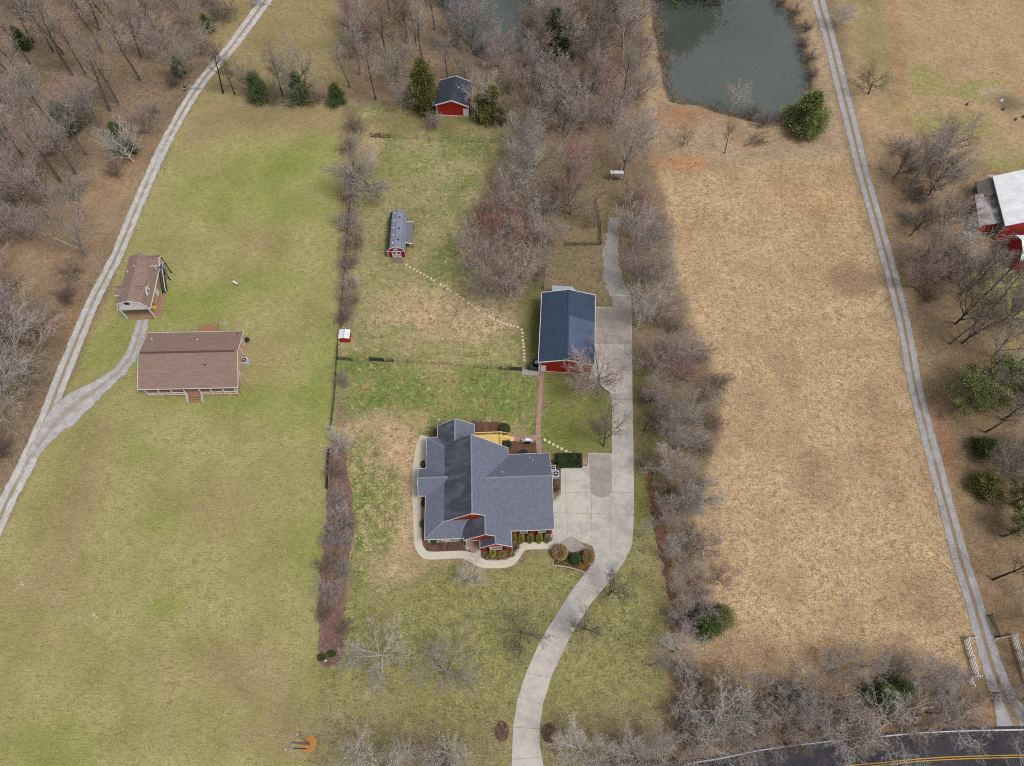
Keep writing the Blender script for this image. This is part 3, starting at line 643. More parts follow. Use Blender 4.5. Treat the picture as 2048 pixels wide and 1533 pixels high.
fas((-7.93, -8.88, 2.83), (-1.5, -8.88, 2.83)); fas((-7.93, -8.85, 2.83), (-7.93, -1.5, 2.83)); fas((-7.93, 3.3, 2.83), (-7.93, 9.03, 2.83)); fas((-7.93, 9.03, 2.83), (-6.0, 9.03, 2.83))
fas((-6.03, 9.0, 2.86), (-6.03, 11.15, 2.86)); fas((-6.03, 11.18, 2.86), (-2.85, 11.18, 5.38)); fas((-2.85, 11.18, 5.38), (.38, 11.18, 2.83)); fas((.38, 11.18, 2.83), (.38, 7.05, 2.83))
fas((-9.08, -1.5, 2.88), (-9.08, .9, 4.78)); fas((-9.08, .9, 4.78), (-9.08, 3.3, 2.88)); fas((-9.08, 3.33, 2.88), (-7.9, 3.33, 2.88)); fas((-9.08, -1.53, 2.88), (-7.9, -1.53, 2.88))
fas((0, 7.03, 7.92), (6.03, 6.43, 3.12)); fas((6.03, 6.43, 3.12), (6.03, 5.3, 3.12)); fas((6.03, 5.28, 2.92), (12.98, 5.28, 2.92)); fas((12.98, 5.28, 2.92), (12.98, -.1, 6.27)); fas((12.98, -.1, 6.27), (12.98, -8.03, 2.87)); fas((12.98, -8.03, 2.87), (6.03, -8.03, 2.87))
fas((6.03, -8.05, 3.1), (6.03, -10.63, 3.1)); fas((6.0, -10.63, 3.12), (3.45, -10.63, 5.16)); fas((3.45, -10.63, 5.16), (.92, -10.63, 3.16)); fas((.92, -10.6, 3.14), (.92, -9.45, 3.14))
fas((3.4, -9.43, 5.3), (1.93, -9.43, 6.38)); fas((1.93, -9.43, 6.38), (-1.6, -9.43, 3.58)); fas((-1.6, -9.43, 3.56), (-1.6, -8.9, 3.56)); fas((1.9, -6.43, 6.5), (0, -6.43, 7.92)); fas((0, -6.43, 7.92), (-4.6, -6.43, 4.27))
m.build('fascia', M_WHITE, roof)
for x, y, r in ((9.6, 4.2, .09), (4.9, 1.0, .09), (10.1, 3.6, .08)):
    zz_ = 6.35 - (y + .1) * .626; MB(H).cyl(x, y, zz_ - .1, zz_ + .35, r).build('vent_pipe', M_WMET, roof)
m = MB(H)
m.box(-7.4, -6.1, 0, 5.75, 6.2, 2.8); m.box(-5.6, 6.21, 0, .1, 10.85, 2.8); m.box(1.2, -9.2, 0, 5.7, -6.11, 2.8); m.box(5.76, -7.85, 0, 12.6, 4.9, 2.85); m.box(-8.7, -1.15, 0, -7.41, 2.95, 2.8); m.box(-7.4, 6.21, 0, -5.61, 8.6, 2.7)
m.prism([(-4.5, 2.81), (5.7, 2.81), (5.7, 3.2), (0, 7.76), (-4.5, 4.16)], -6.12, 6.2, 'y')
m.prism([(-1.35, 2.81), (5.68, 2.81), (5.68, 3.18), (1.93, 6.2), (-1.35, 3.55)], -9.22, -6.13, 'y')
m.prism([(1.15, 0), (5.72, 0), (5.72, 3.16), (3.45, 4.98), (1.15, 3.14)], -10.35, -9.23, 'y')
m.prism([(-7.8, 2.86), (4.88, 2.86), (4.88, 2.95), (-.1, 6.1), (-7.8, 2.88)], 3.0, 12.58, 'x')
m.prism([(-5.58, 2.81), (.08, 2.81), (.08, 2.9), (-2.85, 5.2), (-5.58, 2.95)], 5.0, 10.83, 'y'); m.prism([(-1.13, 2.81), (2.93, 2.81), (2.93, 2.95), (.9, 4.6), (-1.13, 2.95)], -8.68, -4.0, 'x')
wall = m.build('wall', M_RED, house)
window(house, H, 'y', -6.12, .05, 6.75, .62, .5, -1, True); window(house, H, 'y', -7.85, 8.1, 1.75, 1.1, 1.2, -1, True); window(house, H, 'y', -7.85, 11.0, 1.75, 1.1, 1.2, -1, True)
window(house, H, 'y', -10.35, 3.45, 1.75, .9, 1.5, -1); window(house, H, 'y', -10.35, 2.72, 1.7, .4, 1.35, -1); window(house, H, 'y', -10.35, 4.18, 1.7, .4, 1.35, -1)
for x in (2.15, 4.75): part('shutter', house, M_SHUT, H, lambda m: m.box(x - .17, -10.41, .95, x + .17, -10.351, 2.45))
window(house, H, 'x', -7.4, 5.6, 1.6, .9, 1.2, -1); window(house, H, 'x', -7.4, -4.0, 1.6, .9, 1.2, -1); window(house, H, 'x', -8.7, .9, 1.6, 1.4, 1.2, -1)
d = part('door', house, M_WHITE, H, lambda m: m.box(-.4, -6.16, .15, .6, -6.101, 2.3)); part('handle', d, M_STEEL, H, lambda m: m.box(.42, -6.2, 1.1, .5, -6.161, 1.2))
for x0 in (6.8, 9.7): part('garage_door', house, M_WHITE, H, lambda m: m.box(12.6, x0 - 12.9, .05, 12.66, x0 - 10.5, 2.2))
porch = part('porch', house, M_CONC, H, lambda m: (m.box(-7.7, -8.6, 0, 1.19, -6.11, .12), m.box(-1.5, -9.9, 0, 1.19, -8.61, .1)))
part('porch_floor', house, M_BRICKP, H, lambda m: (m.box(-1.3, -9.6, .12, 1.1, -8.3, .16), m.tube([(-.1, -9.75, .1), (-.1, -9.75, .2)], .8, 18)))
part('porch_beam', house, M_WHITE, H, lambda m: (m.box(-7.5, -8.62, 2.3, -1.3, -8.45, 2.75), m.box(-1.4, -9.2, 2.4, 1.19, -9.05, 2.8)))
for x, y in ((-7.4, -8.5), (-5.4, -8.5), (-3.3, -8.5), (-1.25, -9.15), (.9, -9.15)):
    part('porch_post', house, M_WHITE, H, lambda m: m.box(x - .09, y - .09, .1, x + .09, y + .09, 2.31))
for x, y in ((6.05, -10.45), (12.75, -7.75), (6.1, 5.15)):
    part('downspout', house, M_WHITE, H, lambda m: (m.box(x - .05, y - .05, .1, x + .05, y + .05, 2.9), m.beam((x, y, .12), (x - .1, y - .7, .05), .09)))
# deck behind the house, fixed to it
dk = part('deck', house, M_DECKY, H, lambda m: (m.box(.2, 6.25, .75, 5.0, 10.1, .9), m.box(5.01, 9.0, .4, 6.3, 10.0, .55)))
m = MB(H)
for x in (.3, 1.7, 3.1, 4.95): m.box(x - .05, 10.0, 0, x + .05, 10.1, 1.85)
m.box(.2, 9.98, 1.8, 5.05, 10.14, 1.86); m.box(4.9, 6.5, 1.8, 5.04, 9.97, 1.86); m.box(4.92, 6.5, 0, 5.02, 6.6, 1.85)
for k in range(34): m.box(.35 + k * .135, 10.03, .9, .38 + k * .135, 10.06, 1.8)
for k in range(17): m.box(4.96, 6.6 + k * .14, .9, 4.99, 6.63 + k * .14, 1.8)
m.beam((5.0, 10.05, 1.83), (6.5, 9.85, 1.4), .1); m.beam((5.0, 9.0, 1.83), (6.4, 8.95, 1.35), .1); m.box(6.35, 9.8, 0, 6.45, 9.9, 1.42); m.box(6.35, 8.9, 0, 6.45, 9.0, 1.4)
for k in range(8): m.box(5.2 + k * .15, 9.98, .5, 5.24 + k * .15, 10.02, 1.75 - k * .04)
m.build('railing', M_RAILY, dk)
for k in range(3): part('step', dk, M_DECKY, H, lambda m: m.box(6.31 + k * .3, 9.01, 0, 6.6 + k * .3, 9.79, .36 - k * .13))

# ------------------------------------------------------------------ the red barn with the navy roof
B = rotfr((5.1, 64.4), -3.55)
barn = thing('barn', 'long red metal barn with a navy ribbed roof at the end of the drive', 'barn', B((0, 0, 0)))
def bwall(m): m.box(0, 0, 0, 9.5, 14.6, 3.9); m.prism([(0, 3.91), (9.5, 3.91), (9.5, 3.95), (4.75, 5.2), (0, 3.95)], .001, 14.59, 'y')
part('wall', barn, M_REDV, B, bwall)
m = MB(B); m.slab([(-.3, -.35, 3.95), (4.75, -.35, 5.35), (4.75, 14.95, 5.35), (-.3, 14.95, 3.95)], .1, 0); m.slab([(4.75, -.35, 5.35), (9.8, -.35, 3.95), (9.8, 14.95, 3.95), (4.75, 14.95, 5.35)], .1, 0)
m.slab([(4.95, .6, 5.312), (9.79, 2.2, 3.970), (9.79, 8.8, 3.970), (4.95, 9.2, 5.312)], .01, 1)  # lighter patch: a bright reflection painted into the right slope's colour
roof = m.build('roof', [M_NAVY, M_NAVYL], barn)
MB(B).beam((4.75, -.36, 5.38), (4.75, 14.97, 5.38), .3, .08).build('ridge_cap', M_NAVY, roof)
part('fascia', roof, M_WHITE, B, lambda m: [m.beam(a, b, .09, .2) for a, b in (((-.33, -.4, 3.9), (4.75, -.4, 5.3)), ((4.75, -.4, 5.3), (9.83, -.4, 3.9)), ((-.33, 15.0, 3.92), (4.75, 15.0, 5.34)), ((4.75, 15.0, 5.34), (9.83, 15.0, 3.92)), ((-.35, -.4, 3.88), (-.35, 15.0, 3.88)), ((9.85, -.4, 3.88), (9.85, 15.0, 3.88)))])
for x in (0, 9.5): part('corner_trim', barn, M_WHITE, B, lambda m: m.box(x - .08, -.06, 0, x + .08, .06, 3.9))
d = part('door', barn, M_WHITE, B, lambda m: m.box(.18, -.05, .05, 1.15, -.002, 2.15)); part('handle', d, M_STEEL, B, lambda m: m.box(1.02, -.09, 1.0, 1.08, -.051, 1.1))
part('wall_lamp', barn, M_BLACK, B, lambda m: m.box(1.45, -.2, 2.3, 1.65, -.002, 2.5)); part('base_trim', barn, M_WHITE, B, lambda m: m.box(1.2, -.04, .02, 9.4, -.002, .14))
for y in (3, 7, 11): part('garage_door', barn, M_WHITE, B, lambda m: m.box(9.501, y - 1.4, .05, 9.56, y + 1.4, 2.8))
part('gutter_downpipe', barn, M_WHITE, B, lambda m: m.box(-.22, -.25, .1, -.1, -.13, 3.8))
L = part('lean_to_roof', barn, simple('pale_grey_tin', C(176, 180, 190), .08, 1), B, lambda m: m.slab([(1.6, 14.61, 3.0), (6.6, 14.61, 3.0), (6.9, 15.6, 2.8), (5.6, 17.9, 2.4), (1.6, 17.9, 2.4)], .06))
for x in (2.3, 6.0): part('post', L, M_WOODD, B, lambda m: m.box(x - .4, 17.6, 0, x - .3, 17.7, 2.36))
part('vent_pipe', roof, M_BLACK, B, lambda m: m.cyl(4.9, 16.6, 2.5, 3.2, .14))

# ------------------------------------------------------------------ the small red barn in the trees
S = rotfr((-17.25, 132.2), -4.5)
sb = thing('small_barn', 'small square red barn with a charcoal roof and white door at the wood edge', 'barn', S((0, 0, 0)))
part('wall', sb, M_REDV, S, lambda m: (m.box(0, 0, 0, 7.3, 7.6, 3.0), m.prism([(0, 3.01), (7.3, 3.01), (7.3, 3.05), (3.65, 4.35), (0, 3.05)], .001, 7.59, 'y')))
m = MB(S); m.slab([(-.2, -.25, 3.05), (3.65, -.25, 4.5), (3.65, 7.9, 4.5), (-.2, 7.9, 3.05)], .1); m.slab([(3.65, -.25, 4.5), (7.5, -.25, 3.05), (7.5, 7.9, 3.05), (3.65, 7.9, 4.5)], .1); roof = m.build('roof', M_CHAR, sb)
for yy in (-.3, 7.95): part('fascia', roof, M_WHITE, S, lambda m: [m.beam(a, b, .1, .24) for a, b in (((-.25, yy, 2.98), (3.65, yy, 4.46)), ((3.65, yy, 4.46), (7.55, yy, 2.98)))])
for x in (0, 7.3): part('corner_trim', sb, M_WHITE, S, lambda m: m.box(x - .1, -.08, 0, x + .1, .06, 3.0))
d = part('door', sb, M_WHITE, S, lambda m: m.box(6.1, -.06, .05, 7.15, -.002, 2.2)); part('handle', d, M_STEEL, S, lambda m: m.box(6.2, -.1, 1.0, 6.27, -.061, 1.1))
part('base_trim', sb, M_WHITE, S, lambda m: m.box(.1, -.05, .02, 6.0, -.003, .16)); part('vent', roof, M_WHITE, S, lambda m: m.cyl(4.7, 4.4, 4.0, 4.35, .15))
part('lean_to_roof', sb, M_GREYM, S, lambda m: m.slab([(-1.2, .2, 2.0), (-.01, .2, 2.6), (-.01, 3.2, 2.6), (-1.2, 3.2, 2.0)], .06))

# ------------------------------------------------------------------ lofted garden shed
G = rotfr((-25.05, 90.9), 1.2)
sh = thing('garden_shed', 'small red lofted shed with a grey gambrel roof and white-trimmed double doors', 'shed', G((0, 0, 0)))
SEC = [(-.12, 1.95), (.62, 3.0), (1.75, 3.45), (2.88, 3.0), (3.62, 1.95)]
part('wall', sh, striped('dark_red_boards', C(140, 32, 40), C(118, 26, 34), .3, 0, .7, .2, .12), G, lambda m: (m.box(0, 0, .15, 3.5, 9.6, 1.95), m.prism([(.02, 1.951), (3.48, 1.951), (2.82, 2.92), (1.75, 3.36), (.68, 2.92)], .002, 9.59, 'y')))
m = MB(G)
for i in range(4):
    (a, az), (b, bz) = SEC[i], SEC[i + 1]; m.slab([(a, -.12, az), (b, -.12, bz), (b, 9.75, bz), (a, 9.75, az)], .06, 0 if i else 1)
roof = m.build('roof', [M_GREYM, M_CHAR], sh)
part('rake_trim', roof, M_WHITE, G, lambda m: [m.beam((SEC[i][0], -.15, SEC[i][1] - .03), (SEC[i + 1][0], -.15, SEC[i + 1][1] - .03), .06, .13) for i in range(4)])
part('corner_trim', sh, M_WHITE, G, lambda m: (m.box(-.04, -.06, .15, .08, .02, 1.93), m.box(3.42, -.06, .15, 3.54, .02, 1.93), m.box(.09, -.05, 1.88, 3.41, -.002, 1.98)))
for x0 in (.85, 1.77):
    d = part('door', sh, M_WHITE, G, lambda m: (m.box(x0, -.07, .2, x0 + .12, -.003, 1.87), m.box(x0 + .76, -.07, .2, x0 + .88, -.003, 1.87), m.box(x0 + .121, -.07, .2, x0 + .759, -.003, .32), m.box(x0 + .121, -.07, .98, x0 + .759, -.003, 1.1), m.box(x0 + .121, -.07, 1.75, x0 + .759, -.003, 1.87),
        m.beam((x0 + .12, -.05, .32), (x0 + .76, -.05, .98), .08, .05), m.beam((x0 + .12, -.045, .98), (x0 + .76, -.045, .32), .08, .05)))
window(sh, G, 'y', 0, 1.75, 2.55, .7, .3, -1)
for k in range(5): part('roof_vent', roof, M_WMET, G, lambda m: m.tube([(1.2, 1.0 + k * 1.95, 3.15), (1.2, 1.0 + k * 1.95, 3.42), (1.2, 1.0 + k * 1.95, 3.5)], [.14, .14, .03], 8), smooth=False)
for k in range(3): part('skylight', roof, M_GLASS, G, lambda m: m.slab([(2.0, 1.7 + k * 2.9, 3.37), (2.45, 1.7 + k * 2.9, 3.19), (2.45, 2.15 + k * 2.9, 3.19), (2.0, 2.15 + k * 2.9, 3.37)], .03))
aw = part('awning_roof', sh, simple('mauve_grey_metal', C(124, 120, 130), .08, 1, c2=C(112, 108, 118)), G, lambda m: m.slab([(3.51, 2.1, 2.1), (4.95, 2.1, 1.8), (4.95, 7.6, 1.8), (3.51, 7.6, 2.1)], .06))
for y in (2.02, 7.62): part('awning_trim', aw, M_WHITE, G, lambda m: m.beam((3.5, y, 2.1), (4.98, y, 1.78), .12, .1))
for y in (2.3, 7.4): part('post', aw, M_WOODD, G, lambda m: m.box(4.8, y - .05, 0, 4.9, y + .05, 1.77))
part('ramp', sh, M_WOODG, G, lambda m: m.add([(.5, -1.5, .02), (3.0, -1.5, .02), (3.0, -.08, .2), (.5, -.08, .2), (.5, -1.5, 0), (3.0, -1.5, 0), (3.0, -.08, 0), (.5, -.08, 0)], [(0, 1, 2, 3), (7, 6, 5, 4), (0, 4, 5, 1), (1, 5, 6, 2), (3, 2, 6, 7), (0, 3, 7, 4)]))

# ------------------------------------------------------------------ little red hutch by the fence
Q = rotfr((-32.6, 70.65), -1)
hu = thing('hutch', 'tiny red shed with a white metal roof standing in the fence line', 'shed', Q((0, 0, 0)))
part('wall', hu, simple('bright_red_paint', C(190, 50, 46), .12, 2), Q, lambda m: m.box(.05, .05, 0, 1.95, 1.75, 1.6))
r_ = part('roof', hu, M_WMET, Q, lambda m: (m.slab([(-.05, -.1, 1.62), (1.0, -.1, 1.85), (1.0, 1.9, 1.85), (-.05, 1.9, 1.62)], .05), m.slab([(1.0, -.1, 1.85), (2.05, -.1, 1.62), (2.05, 1.9, 1.62), (1.0, 1.9, 1.85)], .05)))
part('door', hu, simple('bright_red_door', C(170, 44, 42), .1), Q, lambda m: m.box(.5, 0, .1, 1.4, .049, 1.45)); part('seam', r_, simple('grey_roof_seam', C(170, 172, 178), .05), Q, lambda m: m.box(.97, -.11, 1.84, 1.03, 1.91, 1.88))

# ------------------------------------------------------------------ tan brick bungalow, lower of the two brown roofs
R = Fr((-67.0, 59.2), (1, .024), (-.085, 1.0))
bh = thing('brick_bungalow', 'long low tan brick bungalow with a brown shingle roof and white porch railing', 'house', R((0, 0, 0)))
part('wall', bh, M_BRICKT, R, lambda m: (m.box(.4, 2.0, 0, 17.5, 11.4, 2.45), m.prism([(2.0, 2.46), (11.4, 2.46), (6.4, 4.35)], .42, 17.48, 'x')))
m = MB(R); m.slab([(0, 0, 2.6), (17.85, 0, 2.6), (17.85, 6.4, 4.6), (0, 6.4, 4.6)], .15); m.slab([(0, 6.4, 4.6), (17.85, 6.4, 4.6), (17.85, 11.85, 2.75), (0, 11.85, 2.75)], .15); roof = m.build('roof', M_SHB, bh)
part('ridge_vent', roof, simple('dark_brown_ridge', C(96, 74, 72), .1), R, lambda m: m.box(.4, 6.25, 4.55, 17.2, 6.6, 4.68))
part('fascia', roof, M_WHITE, R, lambda m: [m.beam(a, b, .06, .18) for a, b in (((17.89, 0, 2.53), (17.89, 6.4, 4.53)), ((17.89, 6.4, 4.53), (17.89, 11.85, 2.68)), ((0, 11.88, 2.66), (17.85, 11.88, 2.66)), ((0, -.03, 2.52), (17.85, -.03, 2.52)), ((-.03, 0, 2.53), (-.03, 6.4, 4.53)), ((-.03, 6.4, 4.53), (-.03, 11.85, 2.68)))])
for x, y, mm in ((1.4, 10.0, M_WMET), (9.9, 9.6, M_WMET), (12.0, 4.0, M_BLACK), (16.9, 11.0, M_BLACK)):
    z0 = 2.6 + min(y, 6.4) * .3125 - max(0, y - 6.4) * .34; part('vent_pipe', roof, mm, R, lambda m: m.cyl(x, y, z0 - .1, z0 + .3, .12))
pf = part('porch_floor', bh, M_DECKB, R, lambda m: (m.box(1.2, -.3, .5, 17.3, 1.99, .65),))
part('porch_skirt', bh, M_BRICKT, R, lambda m: m.box(1.25, -.25, 0, 17.25, .1, .49))
m = MB(R)
for a, b in ((1.3, 8.2), (10.9, 17.2)):
    for z in (.8, 1.5): m.box(a, -.3, z, b, -.22, z + .07)
    k = a
    while k <= b: m.box(k, -.28, .65, k + .04, -.24, 1.5); k += .17
    n = 3; 
    for j in range(n + 1): x = a + (b - a) * j / n; m.box(x - .06, -.32, .6, x + .06, -.2, 2.5)
for y0 in (0,): m.box(17.15, -.2, .8, 17.22, 2.0, .86); m.box(17.15, -.2, 1.5, 17.22, 2.0, 1.57)
for j in range(12): m.box(17.16, -.15 + j * .17, .65, 17.2, -.11 + j * .17, 1.5)
for x in (8.2, 10.9): m.beam((x, -.25, 1.5), (x, -1.6, .9), .08); m.beam((x, -1.6, 0), (x, -1.6, .95), .09); m.beam((x, -.25, .7), (x, -1.6, .1), .08)
m.build('porch_railing', M_WHITE, bh)
for k in range(3): part('step', bh, M_DECKB, R, lambda m: m.box(8.3, -.65 - k * .42, 0, 10.8, -.31 - k * .42, .5 - k * .16))
for y, z in ((3.5, 1.3), (8.2, 1.3), (10.2, 1.3)): window(bh, R, 'x', 17.5, y, z, .6, .9, 1)
part('back_deck', bh, M_DECKB, R, lambda m: m.box(8.2, 11.9, .25, 11.9, 15.0, .4)); part('door', bh, M_WHITE, R, lambda m: m.box(9.1, 1.94, .65, 10.0, 1.999, 2.4))
an = thing('tv_antenna', 'spindly rooftop television antenna behind the brick bungalow', 'antenna', R((15.0, 12.1, 0)))
part('mast', an, M_STEEL, R, lambda m: m.cyl(15.0, 12.1, 0, 5.2, .04)); part('boom', an, M_STEEL, R, lambda m: m.beam((14.2, 12.1, 5.2), (15.9, 12.1, 5.3), .05))
for k in range(6): part('element', an, M_STEEL, R, lambda m: m.beam((14.25 + k * .3, 11.6 - k * .03, 5.22), (14.25 + k * .3, 12.6 + k * .03, 5.22), .03))

def heat_pump(name, label, loc, s=.95, group=None, rot=0):
    t = thing(name, label, 'air conditioner', loc, group, rot)
    f = rotfr((loc[0], loc[1]), math.degrees(rot)); h = s
    m = MB(); hs = s / 2; m.box(-hs, -hs, .05, hs, hs, h)
    o = bpy.data.objects.new('cabinet', m.data('cabinet', simple('pale_grey_enamel', C(196, 202, 206), .05))); col.objects.link(o); o.parent = t
    m = MB(); m.tube([(0, 0, h), (0, 0, h + .03)], s * .4, 20); o = bpy.data.objects.new('fan_guard', m.data('fan_guard', M_BLACK)); col.objects.link(o); o.parent = t
    m = MB(); m.tube([(0, 0, h + .031), (0, 0, h + .07)], s * .13, 12)
    for k in range(4): a = k * math.pi / 2; m.beam((.1 * math.cos(a), .1 * math.sin(a), h + .05), (s * .38 * math.cos(a), s * .38 * math.sin(a), h + .05), .035)
    o = bpy.data.objects.new('hub', m.data('hub', M_STEEL)); col.objects.link(o); o.parent = t
    return t
heat_pump('heat_pump', 'pale square heat pump beside the brick wall of the bungalow', (*W(492, 727), 0), 1.2)
heat_pump('heat_pump', 'smaller heat pump partly under the garage eave of the red house', (*W(1106, 940), .08), .95, rot=.04)
heat_pump('heat_pump', 'larger square heat pump beside the red house garage with a visible white fan hub', (*W(1111, 953), .08), 1.15, rot=.04)
t = thing('kettle_grill', 'dark covered grill at the back corner of the brick bungalow', 'grill', Wz(497, 684))
m = MB(); m.tube([(0, 0, .5), (0, 0, .7), (0, 0, .95), (0, 0, 1.05)], [.2, .48, .42, .1], 14); o = bpy.data.objects.new('bowl', m.data('bowl', M_BLACK, smooth=True)); col.objects.link(o); o.parent = t
m = MB(); [m.beam((.15 * c, .15 * s_, .55), (.35 * c, .35 * s_, 0), .04) for c, s_ in ((1, 0), (-.5, .87), (-.5, -.87))]; o = bpy.data.objects.new('leg', m.data('leg', M_STEEL)); col.objects.link(o); o.parent = t

# ------------------------------------------------------------------ tall carport building with loft and outside stairs
K = Fr((-71.4, 75.95), (1, .045), (-.055, 1.0))
gg = thing('loft_garage', 'tall white gabled carport building with a brown gambrel roof and outside stairs', 'garage', K((0, 0, 0)))
LEN = 10.9; SEC = [(-3.0, 3.6), (-2.15, 5.5), (0, 6.35), (2.15, 5.5), (3.05, 3.6)]
m = MB(K)
for i in range(4):
    (a, az), (b, bz) = SEC[i], SEC[i + 1]; m.slab([(a, -.15, az), (b, -.15, bz), (b, LEN, bz), (a, LEN, az)], .12, 0)
for s in (-1, 1):      # two dormers
    e = 3.1 if s < 0 else 2.75
    m.slab([(s * .3, 3.0, 6.2), (s * e, 3.0, 6.2), (s * e, 1.9, 5.35), (s * .3, 1.9, 5.35)] if s > 0 else [(s * e, 3.0, 6.2), (s * .3, 3.0, 6.2), (s * .3, 1.9, 5.35), (s * e, 1.9, 5.35)], .08)
    m.slab([(s * .3, 3.0, 6.2), (s * e, 3.0, 6.2), (s * e, 4.1, 5.35), (s * .3, 4.1, 5.35)], .08)
m.slab([(.2, 9.8, 6.3), (4.0, 9.8, 6.3), (4.0, 10.95, 5.5), (.2, 10.95, 5.5)], .1); m.slab([(.2, 8.55, 5.4), (4.0, 8.55, 5.4), (4.0, 9.8, 6.3), (.2, 9.8, 6.3)], .1)
roof = m.build('roof', M_SHBR, gg)
part('fascia', roof, M_WHITE, K, lambda m: [m.beam(a, b, .08, .16) for a, b in [((SEC[i][0], -.19, SEC[i][1] - .06), (SEC[i + 1][0], -.19, SEC[i + 1][1] - .06)) for i in range(4)] + [((3.09, -.15, 3.52), (3.09, LEN, 3.52)), ((-3.04, -.15, 3.52), (-3.04, LEN, 3.52)),
    ((2.1, 8.52, 5.32), (4.0, 8.52, 5.32)), ((4.03, 8.55, 5.32), (4.03, 9.8, 6.2)), ((4.03, 9.8, 6.2), (4.03, 10.95, 5.4)), ((2.78, 1.9, 5.28), (2.78, 3.0, 6.12)), ((2.78, 3.0, 6.12), (2.78, 4.1, 5.28)), ((-3.2, 1.87, 5.28), (-2.3, 1.87, 5.28))]])
part('gable_wall', gg, M_WHITE, K, lambda m: m.prism([(-2.85, 3.2), (2.9, 3.2), (2.9, 3.55), (2.08, 5.36), (0, 6.2), (-2.08, 5.36), (-2.85, 3.55)], 0, .12, 'y'))
part('wall', gg, M_BRICKT, K, lambda m: m.box(-2.6, 3.1, 0, 2.05, 10.6, 3.45)); part('loft_wall', gg, M_WHITE, K, lambda m: m.prism([(-2.8, 3.46), (2.85, 3.46), (2.05, 5.3), (0, 6.15), (-2.05, 5.3)], .13, 10.7, 'y'))
part('dormer_wall', gg, M_WHITE, K, lambda m: (m.prism([(2.1, 4.1), (3.9, 4.1), (3.9, 5.3), (3.0, 6.05), (2.1, 5.3)], 1.6, 2.62, 'x'), m.prism([(2.1, 4.1), (3.9, 4.1), (3.9, 5.3), (3.0, 6.05), (2.1, 5.3)], -2.9, -1.6, 'x'), m.box(2.06, 8.7, 3.2, 2.9, 10.7, 5.35)))
window(gg, K, 'y', 0, -.55, 5.3, .7, .5, -1, frame_mat=M_BLACK); window(gg, K, 'x', 2.62, 3.0, 4.95, .6, .9, 1, frame_mat=M_WHITE)
d = part('door', gg, M_WHITE, K, lambda m: m.box(2.051, 5.1, .1, 2.1, 6.3, 2.3)); part('handle', d, M_BLACK, K, lambda m: m.box(2.101, 5.2, 1.1, 2.14, 5.28, 1.2))
for x in (-2.85, 2.5): part('carport_post', gg, M_WHITE, K, lambda m: m.box(x - .1, .05, .0, x + .1, .25, 3.3))
part('slab', gg, M_SLABT, K, lambda m: m.box(-2.9, 0, 0, 3.6, 5.6, .1)); part('lintel', gg, M_WHITE, K, lambda m: m.box(-2.74, .13, 3.1, 2.39, .25, 3.3))
st = part('stairs', gg, M_WOODD, K, lambda m: [m.box(2.85, 5.9 + k * .27, k * .245 + .2, 3.75, 6.14 + k * .27, k * .245 + .26) for k in range(12)] + [m.beam((2.82, 5.8, .1), (2.82, 9.0, 3.0), .06, .25), m.beam((3.78, 5.8, .1), (3.78, 9.0, 3.0), .06, .25)])
part('stair_rail', st, M_WHITE, K, lambda m: (m.beam((3.8, 5.8, 1.1), (3.8, 9.0, 4.0), .1, .08), m.beam((3.8, 5.8, 0), (3.8, 5.8, 1.1), .1)))
ld = part('landing', gg, simple('grey_deck_boards', C(120, 122, 132), .1, 2), K, lambda m: m.box(2.1, 9.0, 2.95, 3.85, 10.9, 3.08))
for x, y in ((3.78, 9.1), (3.78, 10.8)): part('landing_post', ld, M_BLACK, K, lambda m: m.box(x - .07, y - .07, 0, x + .07, y + .07, 5.4))
part('landing_rail', ld, M_WHITE, K, lambda m: (m.box(3.82, 9.2, 3.95, 3.88, 10.7, 4.03), m.box(2.3, 10.84, 3.95, 3.7, 10.9, 4.03)))
for x, y, mm in ((-1.5, 7.0, M_WMET), (-.2, 7.8, M_STEEL)):
    z0 = 6.35 - abs(x) * .4; part('vent_pipe', roof, mm, K, lambda m: m.cyl(x, y, z0 - .1, z0 + .3, .12))
yt = thing('yellow_ride_on_toy', 'small bright yellow plastic object on the tan slab under the carport eave', 'toy', Wz(309, 617))
m = MB(); m.box(-.5, -.2, .25, .4, .25, .6); m.box(-.35, -.15, .6, 0, .2, .85)
for x in (-.35, .25):
    for y in (-.22, .27): m.tube([(x, y - .05, .22), (x, y + .05, .22)], .2, 10)
o = bpy.data.objects.new('body', m.data('body', M_YEL)); col.objects.link(o); o.parent = yt; m = MB(); m.beam((.2, 0, .6), (.35, 0, .95), .08); o = bpy.data.objects.new('handlebar', m.data('handlebar', M_BLACK)); col.objects.link(o); o.parent = yt

# ------------------------------------------------------------------ farm buildings at the right edge
A = Fr((98.9, 95.2), (1, 0), (.13, 1.0))
fb = thing('white_roofed_barn', 'large red barn with a brilliant white roof running off the right edge', 'barn', A((0, 0, 0)))
part('wall', fb, M_REDF, A, lambda m: (m.box(.3, .3, 0, 13.7, 13.2, 4.4), m.prism([(.3, 4.41), (13.7, 4.41), (13.7, 4.5), (7, 6.9), (.3, 4.5)], .31, 13.19, 'y')))
m = MB(A); m.slab([(0, 0, 4.6), (7, 0, 7.2), (7, 13.4, 7.2), (0, 13.4, 4.6)], .12); m.slab([(7, 0, 7.2), (14, 0, 4.6), (14, 13.4, 4.6), (7, 13.4, 7.2)], .12); roof = m.build('roof', M_WHOT, fb)
part('lean_to', fb, M_GREYW, A, lambda m: (m.slab([(-2.2, 9.0, 2.4), (-.01, 9.0, 4.2), (-.01, 13.6, 4.2), (-2.2, 13.6, 2.4)], .1), m.box(-2.0, 9.3, 0, .28, 13.3, 2.4)))
